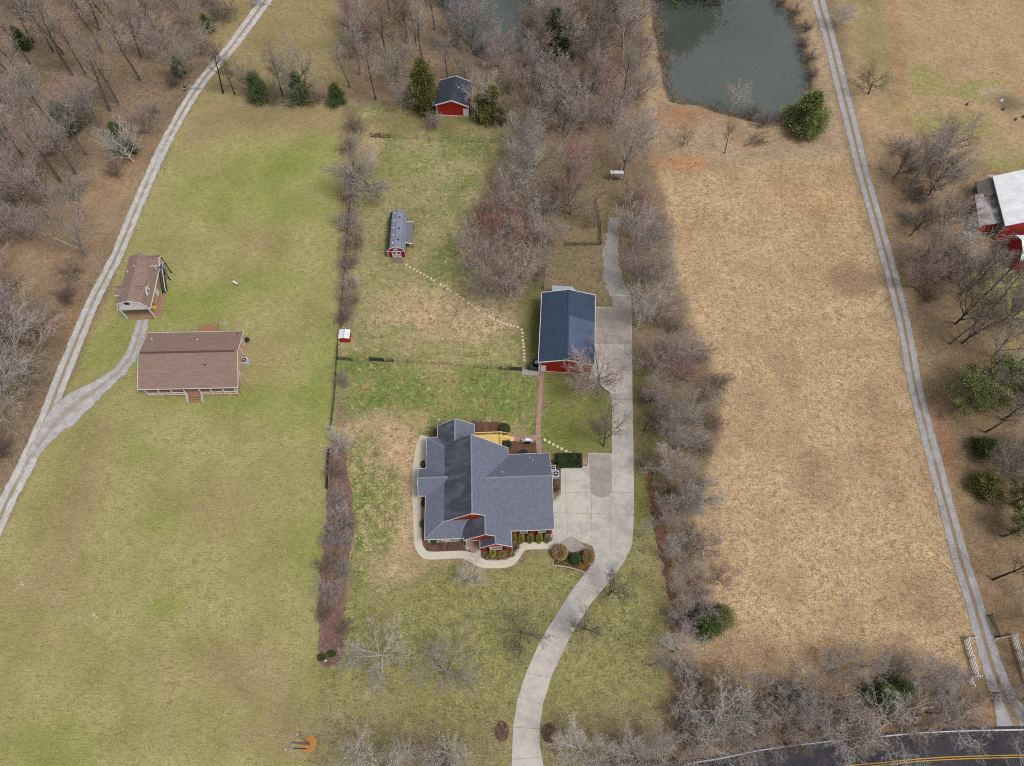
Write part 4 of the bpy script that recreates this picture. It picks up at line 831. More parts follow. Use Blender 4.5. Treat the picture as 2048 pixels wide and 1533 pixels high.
part('rear_lean_to', fb, simple('pale_mauve_tin', C(196, 190, 196), .06, 1), A, lambda m: m.slab([(.6, 13.5, 3.4), (8.5, 13.5, 3.4), (8.5, 15.6, 2.7), (.6, 15.6, 2.7)], .08))
part('wall_trim', roof, simple('grey_green_trim', C(130, 134, 128), .1), A, lambda m: m.beam((-.04, -.02, 4.5), (-.04, 13.4, 4.5), .1, .25))
P_ = Fr((95.6, 97.1), (1, 0), (.2, 1.0))
ls = thing('tin_roofed_shed', 'low red shed with a rust-streaked whitish tin roof beside the white-roofed barn', 'shed', P_((0, 0, 0)))
part('side_wall', fb, M_GREYW, A, lambda m: m.box(.2, .32, 0, .298, 13.18, 4.38))
part('side_wall', ls, M_GREYW, P_, lambda m: m.box(.0, .12, 0, .098, 8.18, 2.35))
part('wall', ls, M_REDF, P_, lambda m: m.box(.1, .1, 0, 3.1, 8.2, 2.3)); part('roof', ls, M_RUST, P_, lambda m: m.slab([(-.1, -.05, 2.45), (3.75, -.05, 3.5), (3.15, 8.4, 3.5), (-.1, 8.4, 2.45)], .08))
part('base_board', ls, M_STONE, P_, lambda m: m.box(.2, .03, 0, 3.0, .099, .3)); part('front_fill', ls, M_REDF, P_, lambda m: m.prism([(3.11, 0), (3.85, 0), (3.85, 3.4), (3.11, 3.15)], .1, 1.0, 'y'))
D = Fr((100.2, 87.6), (1, .0), (-.02, 1.0))
rb = thing('red_gambrel_barn', 'weathered red barn with a white roof cut by the right edge below the larger barn', 'barn', D((0, 0, 0)))
part('wall', rb, M_REDF, D, lambda m: (m.box(.3, .2, 0, 8, 6.3, 3.2), m.prism([(.2, 3.21), (6.3, 3.21), (5.1, 4.6), (3.25, 5.4), (1.4, 4.6)], .31, 7.99, 'x')))
m = MB(D); q = [(-.05, 3.1), (1.3, 4.72), (3.25, 5.55), (5.2, 4.72), (6.55, 3.1)]
for i in range(4):
    (a, az), (b, bz) = q[i], q[i + 1]; m.slab([(0, a, az), (8.3, a, az), (8.3, b, bz), (0, b, bz)], .1)
m.build('roof', M_WHOT, rb)
t = thing('white_chest', 'white box lying on the grass left of the tin-roofed shed', 'box', Wz(1932, 471)); m = MB(); m.box(-.75, -.45, 0, .75, .45, .5); o = bpy.data.objects.new('body', m.data('body', M_WMET)); col.objects.link(o); o.parent = t
m = MB(); m.box(-.78, -.48, .501, .78, .48, .58); o = bpy.data.objects.new('lid', m.data('lid', M_WHITE)); col.objects.link(o); o.parent = t

# ------------------------------------------------------------------ fences
def rail_fence(name, label, pts, mat, h=1.25, rails=3, gap=2.4, group=None, gates=(), mesh_panel=True, panels=True, rail_t=.05, post_t=.1):
    P = [Vector(W(*p)) for p in pts]; t = thing(name, label, 'fence', (P[0].x, P[0].y, 0), group); m = MB()
    for i in range(len(P) - 1):
        a, b = P[i], P[i + 1]; n = max(1, round((b - a).length / gap))
        for k in range(n + (1 if i == len(P) - 2 else 0)):
            q = a.lerp(b, k / n); mp = MB(); mp.box(q.x - post_t / 2, q.y - post_t / 2, 0, q.x + post_t / 2, q.y + post_t / 2, h + .05); mp.build('post', mat, t)
        for j in range(rails):
            z = h * (j + 1) / rails - .08; m.beam((a.x, a.y, z), (b.x, b.y, z), rail_t, .11, raw=True)
    m.build('rail', mat, t); return t
rail_fence('rail_fence', 'dark rail fence crossing the yard from the mulch corner to the barn', [(676, 720), (704, 723)], M_FENCE, 1.3, 4, 1.2)
def wire_fence(name, label, pts, h=1.15, gap=2.6, group=None):
    P = [Vector(W(*p)) for p in pts]; t = thing(name, label, 'fence', (P[0].x, P[0].y, 0), group); m = MB()
    for i in range(len(P) - 1):
        a, b = P[i], P[i + 1]; n = max(1, round((b - a).length / gap))
        for k in range(n + (1 if i == len(P) - 2 else 0)):
            q = a.lerp(b, k / n); mp = MB(); mp.tube([(q.x, q.y, 0), (q.x, q.y, h)], .035, 5, raw=True); mp.build('post', M_WOODD, t)
        for j in range(5): z = h * (j + 1) / 5 - .05; m.beam((a.x, a.y, z), (b.x, b.y, z), .012, .012, raw=True)
    m.build('wire', M_FENCE, t); return t
wire_fence('wire_fence', 'thin wire fence between the two yard gates, from the left gate to the barn gate', [(787, 724), (870, 729), (1002, 741)])
wire_fence('wire_fence', 'thin wire fence between the corner rails and the left yard gate', [(706, 723), (741, 722)])
rail_fence('rail_fence', 'dark rail fence running up beside the little red hutch', [(675, 722), (677, 690)], M_FENCE, 1.3, 4, 2.0)
rail_fence('rail_fence', 'dark rail fence between the left lawn and the yard above the mulch bed', [(674, 728), (670, 800), (662, 862)], M_FENCE, 1.2, 3)
rail_fence('rail_fence', 'dark fence section at the top end of the long mulch bed', [(659, 900), (655, 980)], M_BLACK, 1.25, 6, 2.4)
rail_fence('rail_fence', 'sagging dark fence up the shrub line left of the garden shed', [(683, 655), (686, 600), (692, 520), (700, 420), (708, 330)], M_FENCE, 1.1, 2, 3)
rail_fence('rail_fence', 'dark rail fence running up from the back of the navy-roofed barn', [(1087, 580), (1092, 520), (1095, 492)], M_FENCE, 1.2, 3)
rail_fence('rail_fence', 'dark rail fence across the orchard right of the pink-grey trees', [(1130, 492), (1170, 492), (1200, 491)], M_FENCE, 1.2, 3)
rail_fence('rail_fence', 'dark rail fence beside the bluish gravel strip', [(1202, 490), (1200, 455), (1194, 420), (1190, 405)], M_FENCE, 1.2, 3)
wire_fence('wire_fence', 'wire fence crossing the grass below the small charcoal-roofed barn', [(782, 276), (860, 282), (960, 285), (1010, 286)])
rail_fence('rail_fence', 'short dark fence right of the barn-side wire fence under the grey trees', [(1012, 286), (1050, 285)], M_FENCE, 1.2, 3)
rail_fence('rail_fence', 'dark rail fence piece between barn corner and brick path gate', [(1056, 741), (1077, 743)], M_FENCE, 1.3, 8, 1.2)
rail_fence('rail_fence', 'short dark fence return beside the barn water barrel', [(1056, 741), (1060, 730)], M_FENCE, 1.3, 8, 1.2)
rail_fence('rail_fence', 'short dark rail screen beside the heat pumps', [(1104, 926), (1117, 925)], M_FENCE, 1.3, 5, 1.2)
def gate(name, label, p0, p1, mat=M_FENCE, h=1.25, solid=False, bars=5):
    a, b = Vector(W(*p0)), Vector(W(*p1)); t = thing(name, label, 'gate', (a.x, a.y, 0))
    for q in (a, b): mp = MB(); mp.box(q.x - .08, q.y - .08, 0, q.x + .08, q.y + .08, h + .15); mp.build('post', mat, t)
    d = (b - a).normalized(); a2, b2 = a + d * .12, b - d * .12; m = MB()
    for j in range(bars): z = .2 + (h - .25) * j / (bars - 1); m.beam((a2.x, a2.y, z), (b2.x, b2.y, z), .04, (.22 if solid else .045 if mat in (M_GREENM, M_STEEL) else .1), raw=True)
    m.beam((a2.x, a2.y, .2), (b2.x, b2.y, h - .05), .05, .09, raw=True); m.build('leaf', mat, t); return t
gate('yard_gate', 'solid dark panel gate in the yard fence below the red hutch', (741, 722), (767, 724), solid=True)
gate('yard_gate', 'open-braced gate right of the solid panel gate in the yard fence', (768, 724), (786, 725), bars=3)
gate('yard_gate', 'dark braced gate left of the brick path slab near the barn', (1001, 740), (1021, 741), bars=3)
gate('yard_gate', 'solid dark gate beside the slab near the barn corner', (1022, 741), (1043, 742), solid=True)
gate('field_gate', 'dark braced gate left of the wire fence below the small barn', (743, 275), (761, 276)); gate('field_gate', 'dark braced gate right beside the other field gate left of the small barn', (761, 276), (779, 277), bars=3)
gate('track_gate', 'open pale tube gate where the gravel track leaves the lawn', (383, 180), (402, 180), M_STEEL, 1.1)
t = gate('field_gate', 'green tube gate swung open beside the gravel road entrance', (1976, 1232), (1991, 1274), M_GREENM, 1.3, bars=7)

def white_fence(label, base, h=1.25):
    P = [Vector(W(*p)) for p in base]; t = thing('white_fence', label, 'fence', (P[0].x, P[0].y, 0), 'white board fences at the gravel road entrance'); a, b = P[0], P[1]; n = max(1, round((b - a).length / 2.4))
    for k in range(n + 1): q = a.lerp(b, k / n); mp = MB(); mp.box(q.x - .07, q.y - .07, 0, q.x + .07, q.y + .07, h + .08); mp.build('post', M_WHITE, t)
    for j in range(3): z = .4 + j * .38; mp = MB(); mp.beam((a.x - .12, a.y, z), (b.x - .12, b.y, z), .09, .18, raw=True); mp.build('rail', M_WHITE, t)
    return t
white_fence('white three-rail fence left of the gravel road entrance', [(1930, 1280), (1951, 1356)])
white_fence('white three-rail fence right of the gravel road entrance', [(2024, 1273), (2062, 1400)])
white_fence('short stub of white fence at the lower end, left of the gravel road', [(1936, 1356), (1941, 1374)])
def swoop(label, p0, p1, z0, z1):
    a, b = Vector(W(*p0)), Vector(W(*p1)); t = thing('swoop_board', label, 'fence', (a.x, a.y, 0), 'white swooping entrance boards'); n = 10
    for j in range(3):
        m = MB(); pts = []
        for k in range(n + 1):
            s = k / n; q = a.lerp(b, s); z = (z0 + (z1 - z0) * (s ** .6)) * (1 - .28 * j); pts.append((q.x, q.y, max(z, .1)))
        for k in range(n): m.beam(pts[k], pts[k + 1], .05, .15, raw=True)
        m.build('board', M_WHITE, t)
    for q, z in ((a, z0), (b, z1)): m = MB(); m.box(q.x - .08, q.y - .08, 0, q.x + .08, q.y + .08, z + .08); m.build('post', M_WHITE, t)
swoop('white swooping board descending to the road from the left fence', (1929, 1279), (1952, 1276), 1.3, .5); swoop('white swooping board descending to the road from the right fence', (2025, 1272), (1990, 1279), 1.3, .5)
white_fence('short white fence end beside the left entrance stub', [(1944, 1355), (1955, 1354)])
t = thing('bent_yellow_pipe', 'thin bent yellow pipe marker in the field left of the white fence', 'pipe', Wz(1906, 1290)); m = MB(); m.tube([(0, 0, 0), (0, 0, .7), (.7, .1, .7), (.75, 0, 0)], .05, 6, raw=True); o = bpy.data.objects.new('tube', m.data('tube', M_YPIPE)); col.objects.link(o); o.parent = t

# ------------------------------------------------------------------ utility poles and wires
def pole(label, x, y, h, armdir, boxes=True):
    t = thing('utility_pole', label, 'utility pole', (x, y, 0)); m = MB(); m.tube([(x, y, 0), (x, y, h)], [.17, .11], 8, raw=True); m.build('shaft', M_POLE, t)
    dx, dy = armdir; m = MB(); m.beam((x - dx, y - dy, h - .5), (x + dx, y + dy, h - .5), .12, .12, raw=True); m.build('crossarm', M_POLE, t)
    for k in (-1, 0, 1): m = MB(); m.tube([(x + dx * k * .9, y + dy * k * .9, h - .42), (x + dx * k * .9, y + dy * k * .9, h - .15)], [.05, .08], 8, raw=True); m.build('insulator', M_WHITE, t)
    if boxes: m = MB(); m.tube([(x + .38, y - .1, h - 2.2), (x + .38, y - .1, h - 1.3)], .26, 12, raw=True); m.build('transformer', M_STEEL, t)
    m = MB(); m.tube([(x - .2, y, 0), (x - .2, y, h - 1)], .03, 5, raw=True); m.build('conduit', M_STEEL, t)
    return t
p1 = W(619, 1489); p2 = W(705, 392)
pole('grey utility pole with crossarm beside the orange soil at the bottom', p1[0], p1[1], 9.6, (.7, 1.0), False); pole('slim utility pole with a transformer on the shrub line by the left lawn', p2[0], p2[1], 8.6, (1.0, 0))
def wire(label, a, b, sag=.5, r=.016, group=None):
    t = []; n = 16
    for k in range(n + 1): s = k / n; t.append((a[0] + (b[0] - a[0]) * s, a[1] + (b[1] - a[1]) * s, a[2] + (b[2] - a[2]) * s - sag * 4 * s * (1 - s)))
    m = MB(); m.tube(t, r, 4, raw=True); o = m.build('power_line', M_WIRE, loc=a); tag(o, label, 'cable', group)
for k, lb in ((-.6, 'left'), (0, 'middle'), (.6, 'right')): wire('pale overhead wire from the bottom pole to the transformer pole, %s of the three' % lb, (p1[0] + k * .6, p1[1] + k, 9.2), (p2[0] + k, p2[1], 8.2), 1.3)
wire('overhead wire running from the bottom pole to the lower left edge', (p1[0], p1[1], 9.0), (-58, -9, 9), .8)
for k in (-.5, 0, .5): wire('overhead wires running off the bottom edge below the pole', (p1[0] + k, p1[1] + k, 9.2), (-24 + k, -22, 9.2), .6, group='wires leaving the bottom of the photo')
t = thing('guy_marker', 'dark pipe lying beside the orange soil under the bottom pole', 'pipe', Wz(600, 1498)); m = MB(); m.tube([(-.9, .05, .08), (.95, 0, .08)], .08, 6, raw=True); o = bpy.data.objects.new('tube', m.data('tube', M_WOODD)); col.objects.link(o); o.parent = t

# ------------------------------------------------------------------ small yard things
def pieces(m):
    "the loose pieces of a builder, each as its own builder"
    par = list(range(len(m.v)))
    def find(i):
        while par[i] != i: par[i] = par[par[i]]; i = par[i]
        return i
    for f in m.f:
        for i in f[1:]: par[find(i)] = find(f[0])
    out = {}
    for f, mt in zip(m.f, m.m):
        q, mp = out.setdefault(find(f[0]), (MB(), {}))
        for i in f:
            if i not in mp: mp[i] = len(q.v); q.v.append(m.v[i])
        q.f.append(tuple(mp[i] for i in f)); q.m.append(mt)
    return [q for q, _ in out.values()]
def small(name, label, cat, px, py, z, parts, rot=0, group=None, sc=1):
    t = thing(name, label, cat, (*W(px, py), z), group, rot, (sc, sc, sc) if sc != 1 else None)
    for pn, mat, fn in parts:
        m = MB(); fn(m)
        for q in (pieces(m) if pn in ('leg', 'post', 'side_shelf', 'roof_slat') else [m]):
            o = bpy.data.objects.new(pn, q.data(pn, mat)); col.objects.link(o); o.parent = t
    return t
small('barbecue_grill', 'stainless grill with a black front on the brick paving behind the house', 'grill', 1055, 886, .08, [('hood', M_WMET, lambda m: m.tube([(-.45, .1, 1.05), (.45, .1, 1.05)], .3, 12)), ('side_shelf', M_STEEL, lambda m: (m.box(-.95, -.2, .85, -.46, .3, .9), m.box(.46, -.2, .85, .95, .3, .9))), ('cabinet', M_BLACK, lambda m: m.box(-.45, -.3, .1, .45, .3, .84))])
small('patio_table', 'dark oval table half hidden against the rear garage wall', 'table', 1047, 911, .05, [('top', M_BLACK, lambda m: m.tube([(0, 0, .7), (0, 0, .74)], .8, 18)), ('leg', M_BLACK, lambda m: [m.beam((x, y, 0), (x, y, .7), .05) for x in (-.4, .4) for y in (-.4, .4)])])
small('water_barrel', 'dark round barrel at the corner of the navy-roofed barn', 'barrel', 1072, 729, 0, [('drum', M_BLACK, lambda m: m.tube([(0, 0, 0), (0, 0, .25), (0, 0, .9)], [.6, .66, .6], 14)), ('lid', M_STEEL, lambda m: m.tube([(.1, -.1, .9), (.1, -.1, .97)], .4, 14))])
small('well_cap', 'small white tank on a stand in the open left lawn', 'tank', 472, 569, 0, [('tank', M_WMET, lambda m: m.tube([(-.5, .3, .55), (-.38, .23, .6), (.38, -.23, .6), (.5, -.3, .55)], [.1, .24, .24, .1], 10)), ('leg', M_BLACK, lambda m: [m.beam((x, y, 0), (x, y, .5), .07) for x, y in ((-.3, .2), (.3, -.2))])])
small('swing_shelter', 'wooden frame with a white slatted roof under the grey trees', 'shelter', 1232, 361, 0, [('roof_slat', M_WMET, lambda m: (m.box(-1.5, -.35, 2.3, -.85, .5, 2.36), m.box(-.78, -.35, 2.3, .5, .5, 2.36), m.box(.57, -.35, 2.3, 1.3, .5, 2.36))), ('post', M_WOODD, lambda m: (m.box(-1.65, -.1, 0, -1.5, .1, 2.35), m.box(1.42, -.1, 0, 1.56, .1, 2.35))), ('brace', M_WHITE, lambda m: m.box(1.3, -.16, 0, 1.41, -.05, 2.3)), ('seat', M_WOODD, lambda m: m.box(-.7, -.2, .45, .7, .25, .52))])
small('garden_statue', 'small white statue among the shrubs of the driveway corner bed', 'statue', 1130, 1112, .08, [('figure', M_WMET, lambda m: (m.tube([(0, 0, 0), (0, 0, .25), (0, 0, .7), (0, 0, .85), (0, 0, 1.0), (0, 0, 1.1)], [.3, .2, .16, .07, .13, .03], 8), m.beam((-.25, 0, .55), (.25, 0, .65), .08))), ('plinth', M_STONE, lambda m: m.box(-.3, -.3, 0, .3, .3, .12))])
small('satellite_dish', 'little grey dish on the rear left corner of the red house', 'dish', 880, 858, 0, [('mast', M_STEEL, lambda m: m.cyl(0, 0, 0, 3.1, .04)), ('dish', M_WMET, lambda m: m.tube([(0, .1, 3.1), (0, .25, 3.25), (0, .3, 3.3)], [.05, .3, .33], 12))])
small('floating_dock', 'dark floating platform at the far side of the right pond', 'dock', 1425, 2, -.36, [('deck', M_WOODD, lambda m: m.box(-2, -1.6, 0, 2, 1.8, .35)), ('railing', M_WOODD, lambda m: [m.box(x, 1.6, .35, x + .12, 1.72, 1.2) for x in (-1.9, -.6, .6, 1.8)])])
for px, py, lb in ((45, 1166, 'pale rock patch in the left lawn near the left edge'), (190, 1231, 'pale rock in the middle of the lower left lawn')):
    t = thing('rock', lb, 'rock', Wz(px, py)); rnd = random.Random(px); m = MB(); v = []
    for k in range(5): x, y, r = rnd.uniform(-.35, .35), rnd.uniform(-.35, .35), rnd.uniform(.12, .25); m.tube([(x, y, 0), (x, y, r * .35), (x, y, r * .6)], [r, r * .85, r * .3], 7)
    o = bpy.data.objects.new('stone', m.data('stone', M_ROCK)); col.objects.link(o); o.parent = t
for k, (px, py) in enumerate(((1918, 210), (1987, 203), (1990, 220), (2030, 235), (2015, 240))):
    small('scrap', ['dark scrap left of the bare soil heap in the far right field', 'white scrap above the soil heap in the far right field', 'black scrap on the soil heap in the far right field', 'dark tyre right of the soil heap near the right edge', 'black bundle below the soil heap near the right edge'][k], 'scrap', px + 15, py, 0, [('pile', M_WMET if k == 1 else M_BLACK, lambda m: [m.beam((x, y, .08), (x + .45, y + .15, .2), .16) for x, y in ((-.3, 0), (.1, .3), (-.2, -.3))])])
small('mailbox', 'black round post-top box with a white front beside the track gate', 'box', 372, 183, 0, [('post', M_WOODD, lambda m: m.box(-.05, -.05, 0, .05, .05, .8)), ('box', M_BLACK, lambda m: m.tube([(0, -.3, 1.0), (0, .3, 1.0)], .28, 12)), ('face', M_WHITE, lambda m: m.tube([(0, -.34, 1.0), (0, -.301, 1.0)], .2, 12))])
small('white_stake', 'short white marker in the bed between the two clumps of dark shrubs', 'marker', 652, 1322, .05, [('body', M_WMET, lambda m: (m.box(-.15, -.12, 0, .15, .12, .3), m.box(-.08, -.06, .3, .08, .06, .5)))])

STONES = [(400, 60), (422, 75), (445, 88), (465, 98), (485, 110), (505, 120), (525, 132), (547, 143), (567, 155), (606, 178), (626, 190), (648, 203), (665, 215), (700, 240), (720, 253), (738, 266), (775, 292), (793, 306), (810, 320), (832, 333), (870, 357), (893, 370), (908, 378), (925, 387), (948, 396), (965, 403), (985, 411), (1003, 418), (1026, 424), (1048, 430), (1070, 435), (1092, 450), (1097, 470), (1098, 492), (1100, 515), (1103, 535), (1104, 553), (1105, 575), (1107, 595), (1108, 615), (1109, 635)]
ms = MB(); ms.box(-.2, -.22, -.03, .2, .22, .04); stone_mesh = ms.data('stepping_stone', simple('worn_paving_stone', C(216, 204, 178), .1, 3))
def put(name, mesh, x, y, z, rot, lb, cat, group, sc=1):
    o = bpy.data.objects.new(name, mesh); col.objects.link(o); o.location = (x, y, z); o.rotation_euler = (0, 0, rot); o.scale = (sc, sc, sc); return tag(o, lb, cat, group)
rnd = random.Random(5)
for k, (a, b) in enumerate(STONES): x, y = W(680 + a / 3.006, 510 + b / 3.006); put('stepping_stone', stone_mesh, x, y, .0, rnd.uniform(-.3, .3), 'square stepping stone in the long curving row from garden shed to barn gate', 'paving stone', 'stepping stones from shed to gate', rnd.uniform(.85, 1.1))
for a, b in [(1232, 1113), (1258, 1127), (1283, 1140), (1308, 1153), (1333, 1166), (1360, 1180), (1384, 1193), (1405, 1200)]: x, y = W(680 + a / 3.006, 510 + b / 3.006); put('stepping_stone', stone_mesh, x, y, .0, .5, 'square stepping stone in the short row from brick path to hedge', 'paving stone', 'stepping stones to the hedge', 1.15)
for pts, lb in (([(1105, 1130), (1109, 1113)], 'pale block border along the left side of the corner bed'), ([(1105, 1131), (1135, 1135), (1160, 1142), (1173, 1147)], 'pale block border along the front of the corner bed'), ([(1106, 1006), (1116, 1000), (1122, 988), (1122, 945)], 'pale curved border round the heat pump bed')):
    P = [Vector(W(*p)) for p in pts]; t = thing('bed_border', lb, 'garden edging', (P[0].x, P[0].y, 0)); m = MB()
    for i in range(len(P) - 1): m.beam((P[i].x, P[i].y, .12), (P[i + 1].x, P[i + 1].y, .12), .16, .18, raw=True)
    m.build('block_row', M_EDGE, t)

# ------------------------------------------------------------------ trees: built branch by branch, then copied
class TreeMesh:
    def __init__(s): s.v = []; s.f = []
    def seg(s, pts, rs, n):
        b = len(s.v)
        for k, p in enumerate(pts):
            d = pts[min(k + 1, len(pts) - 1)] - pts[max(k - 1, 0)]
            d = d.normalized() if d.length > 1e-6 else Vector((0, 0, 1))
            a = d.cross(Vector((0, 0, 1)) if abs(d.z) < .9 else Vector((1, 0, 0))).normalized(); c = a.cross(d)
            if k == len(pts) - 1: s.v.append(tuple(p)); continue
            for i in range(n):
                t = 2 * math.pi * i / n; s.v.append(tuple(p + (a * math.cos(t) + c * math.sin(t)) * rs[k]))
        L = len(pts) - 1
        for k in range(L - 1):
            for i in range(n):
                j = (i + 1) % n; s.f.append((b + k * n + i, b + k * n + j, b + (k + 1) * n + j, b + (k + 1) * n + i))
        tip = b + L * n
        for i in range(n): s.f.append((b + (L - 1) * n + i, b + (L - 1) * n + (i + 1) % n, tip))
    def mesh(s, name, mat):
        me = bpy.data.meshes.new(name); me.from_pydata(s.v, [], s.f); me.materials.append(mat); me.update(); return me

def grow(T, rnd, p, d, L, r, lvl, P, limbs, twigs):
    """one branch and everything on it"""
    nseg = P['segs'][lvl]; pts = [p.copy()]; rs = [r]; dirs = [d.copy()]
    cur = p.copy(); dd = d.copy(); wob = P['wob'][lvl]; up = P['up'][lvl]
    for k in range(nseg):
        dd = (dd + Vector((rnd.gauss(0, wob), rnd.gauss(0, wob), rnd.gauss(0, wob) + up))).normalized()
        cur = cur + dd * (L / nseg); pts.append(cur.copy()); dirs.append(dd.copy()); rs.append(r * (1 - .8 * (k + 1) / nseg))
    last = lvl == P['levels'] - 1
    (limbs if lvl <= P['limb_lvl'] else twigs).seg(pts, rs, 6 if lvl == 0 else (4 if lvl == 1 else 3))
    if last: return
    nchild = P['n'][lvl]; t0 = P['start'][lvl]
    for c in range(nchild):
        t = t0 + (1 - t0) * ((c + rnd.random() * .9) / nchild); t = min(t, .985)
        i = min(int(t * nseg), nseg - 1); f = t * nseg - i
        q = pts[i].lerp(pts[i + 1], f); bd = dirs[i + 1]
        az = c * 2.4 + rnd.uniform(-.5, .5); a = bd.cross(Vector((0, 0, 1)) if abs(bd.z) < .95 else Vector((1, 0, 0))).normalized()
        b = bd.cross(a).normalized(); side = a * math.cos(az) + b * math.sin(az)
        ang = math.radians(P['ang'][lvl] * rnd.uniform(.7, 1.25)) * (1 - .35 * t if lvl == 0 else 1)
        nd = (bd * math.cos(ang) + side * math.sin(ang)).normalized()
        if P.get('flat') and lvl > 0: nd.z *= P['flat']; nd.normalize()
        ln = L * P['ratio'][lvl] * (1 - P['taper'][lvl] * t) * rnd.uniform(.75, 1.2)
        rr = max(rs[i] * P['rr'][lvl], P['rmin'])
        grow(T, rnd, q, nd, ln, rr, lvl + 1, P, limbs, twigs)

KINDS = {
 # open-grown spreading yard tree
 'spread': dict(H=4.2, r=.2, levels=5, limb_lvl=1, segs=[4, 5, 4, 3, 1], wob=[.06, .09, .10, .12, .14], up=[.02, .04, .03, .02, .02], n=[10, 8, 6, 4], start=[.25, .15, .12, .08], ang=[68, 36, 36, 36], ratio=[1.2, .52, .58, .7], taper=[.3, .4, .35, .3], rr=[.5, .6, .6, .65], rmin=.017, flat=.85),
 # dense upright maple, limbs fanning out from low down
 'upright': dict(H=5.2, r=.2, levels=5, limb_lvl=1, segs=[4, 6, 4, 3, 1], wob=[.05, .05, .07, .09, .12], up=[.02, .05, .03, .02, .02], n=[13, 9, 6, 4], start=[.14, .18, .12, .08], ang=[48, 30, 32, 32], ratio=[1.25, .46, .58, .72], taper=[.25, .45, .35, .3], rr=[.5, .6, .6, .65], rmin=.017),
 # slender vase-shaped tree, long steep limbs
 'vase': dict(H=6.5, r=.2, levels=5, limb_lvl=1, segs=[5, 7, 4, 3, 1], wob=[.05, .05, .08, .10, .12], up=[.02, .05, .03, .02, .02], n=[10, 9, 6, 4], start=[.15, .25, .12, .08], ang=[36, 32, 34, 36], ratio=[1.25, .36, .56, .72], taper=[.2, .35, .35, .3], rr=[.55, .55, .6, .65], rmin=.017),
 # tall woodland tree, bare stem below
 'forest': dict(H=14., r=.27, levels=5, limb_lvl=1, segs=[8, 5, 4, 3, 1], wob=[.035, .08, .10, .12, .14], up=[.02, .06, .04, .03, .02], n=[12, 7, 5, 4], start=[.42, .2, .12, .08], ang=[48, 36, 36, 36], ratio=[.42, .54, .6, .7], taper=[.3, .4, .35, .3], rr=[.45, .6, .6, .65], rmin=.019),
 # many-stemmed fuzzy shrub
 'brush': dict(H=.7, r=.12, levels=5, limb_lvl=1, segs=[2, 5, 4, 3, 1], wob=[.05, .10, .12, .14, .15], up=[.02, .03, .03, .03, .02], n=[13, 8, 6, 4], start=[.05, .12, .1, .05], ang=[54, 34, 36, 36], ratio=[4.4, .5, .56, .7], taper=[.1, .4, .35, .3], rr=[.42, .6, .6, .65], rmin=.014),
 # gnarled pale sycamore-like tree
 'sycamore': dict(H=7.5, r=.26, levels=5, limb_lvl=2, segs=[5, 7, 5, 4, 2], wob=[.10, .2, .22, .24, .25], up=[.01, .05, .04, .02, .0], n=[10, 7, 5, 4], start=[.25, .25, .15, .1], ang=[62, 44, 44, 42], ratio=[.98, .5, .54, .6], taper=[.35, .4, .35, .3], rr=[.5, .6, .6, .65], rmin=.02, flat=.85),
}
PROTO = {}
for kn, P in KINDS.items():
    for v in range(4 if kn in ('forest', 'upright') else 3):
        rnd = random.Random(hash_ := (sum(map(ord, kn)) * 31 + v * 7919)); limbs, twigs = TreeMesh(), TreeMesh()
        lean = Vector((rnd.uniform(-.06, .06), rnd.uniform(-.06, .06), 1)).normalized()
        grow(None, rnd, Vector((0, 0, -.1)), lean, P['H'], P['r'], 0, P, limbs, twigs)
        zmax = max(q[2] for q in twigs.v)
        PROTO[(kn, v)] = (limbs.mesh('trunk', M_BARK), twigs.mesh('crown', M_TWIG), zmax)

def leaf_cloud(seed, n, shape, size, up=.3):
    "a crown of small leaf sprays: shape(rnd) -> (point, outward dir)"
    rnd = random.Random(seed); vs, fs = [], []
    for _ in range(n):
        p, o = shape(rnd); o = Vector(o); o = (o + Vector((rnd.gauss(0, .5), rnd.gauss(0, .5), rnd.gauss(0, .5) + up))).normalized()
        a = o.cross(Vector((rnd.gauss(0, 1), rnd.gauss(0, 1), rnd.gauss(0, 1)))).normalized(); s = size * rnd.uniform(.6, 1.3); p = Vector(p); b = len(vs)
        vs += [tuple(p - a * s * .35), tuple(p + a * s * .35), tuple(p + o * s)]; fs.append((b, b + 1, b + 2))
    me = bpy.data.meshes.new('crown'); me.from_pydata(vs, [], fs); me.materials.append(M_LEAF); me.update(); return me
def cedar_shape(H, R, seed):
    rr = random.Random(seed); cl = []
    for k in range(75):
        h = rr.random() ** 1.3; a = rr.uniform(0, 6.283); r = R * (1 - h) ** .8 * min(1, .5 + h * 5) * rr.uniform(.2, 1.12)
        cl.append((r * math.cos(a), r * math.sin(a), .5 + h * (H - .8), rr.uniform(.2, .5) * (1.15 - .5 * h)))
    def f(rnd):
        x, y, z, s = rnd.choice(cl); g = Vector((rnd.gauss(0, s), rnd.gauss(0, s), rnd.gauss(0, s * .9)))
        return (x + g.x, y + g.y, max(.1, z + g.z)), (x * .5 + g.x, y * .5 + g.y, .6)
    return f
def pine_shape(H, R, seed):
    rr = random.Random(seed); clumps = []
    for k in range(46):
        h = rr.uniform(.32, 1.0); a = rr.uniform(0, 6.283); r = R * (1 - (h - .32) * .95) * rr.uniform(.25, 1.05); clumps.append((r * math.cos(a), r * math.sin(a), h * H, rr.uniform(.35, .85)))
    def f(rnd):
        x, y, z, s = rnd.choice(clumps); g = Vector((rnd.gauss(0, s), rnd.gauss(0, s), rnd.gauss(0, s * .4)))
        return (x + g.x, y + g.y, z + g.z), (g.x, g.y, g.z + .4)
    return f, clumps
def ball_shape(rx, ry, rz, z0, fill=.25):
    def f(rnd):
        while True:
            v = Vector((rnd.gauss(0, 1), rnd.gauss(0, 1), rnd.gauss(0, 1))).normalized()
            if v.z < -.5: continue
            k = 1 - fill * rnd.random() ** 2
            return (v.x * rx * k, v.y * ry * k, z0 + v.z * rz * k), v
    return f
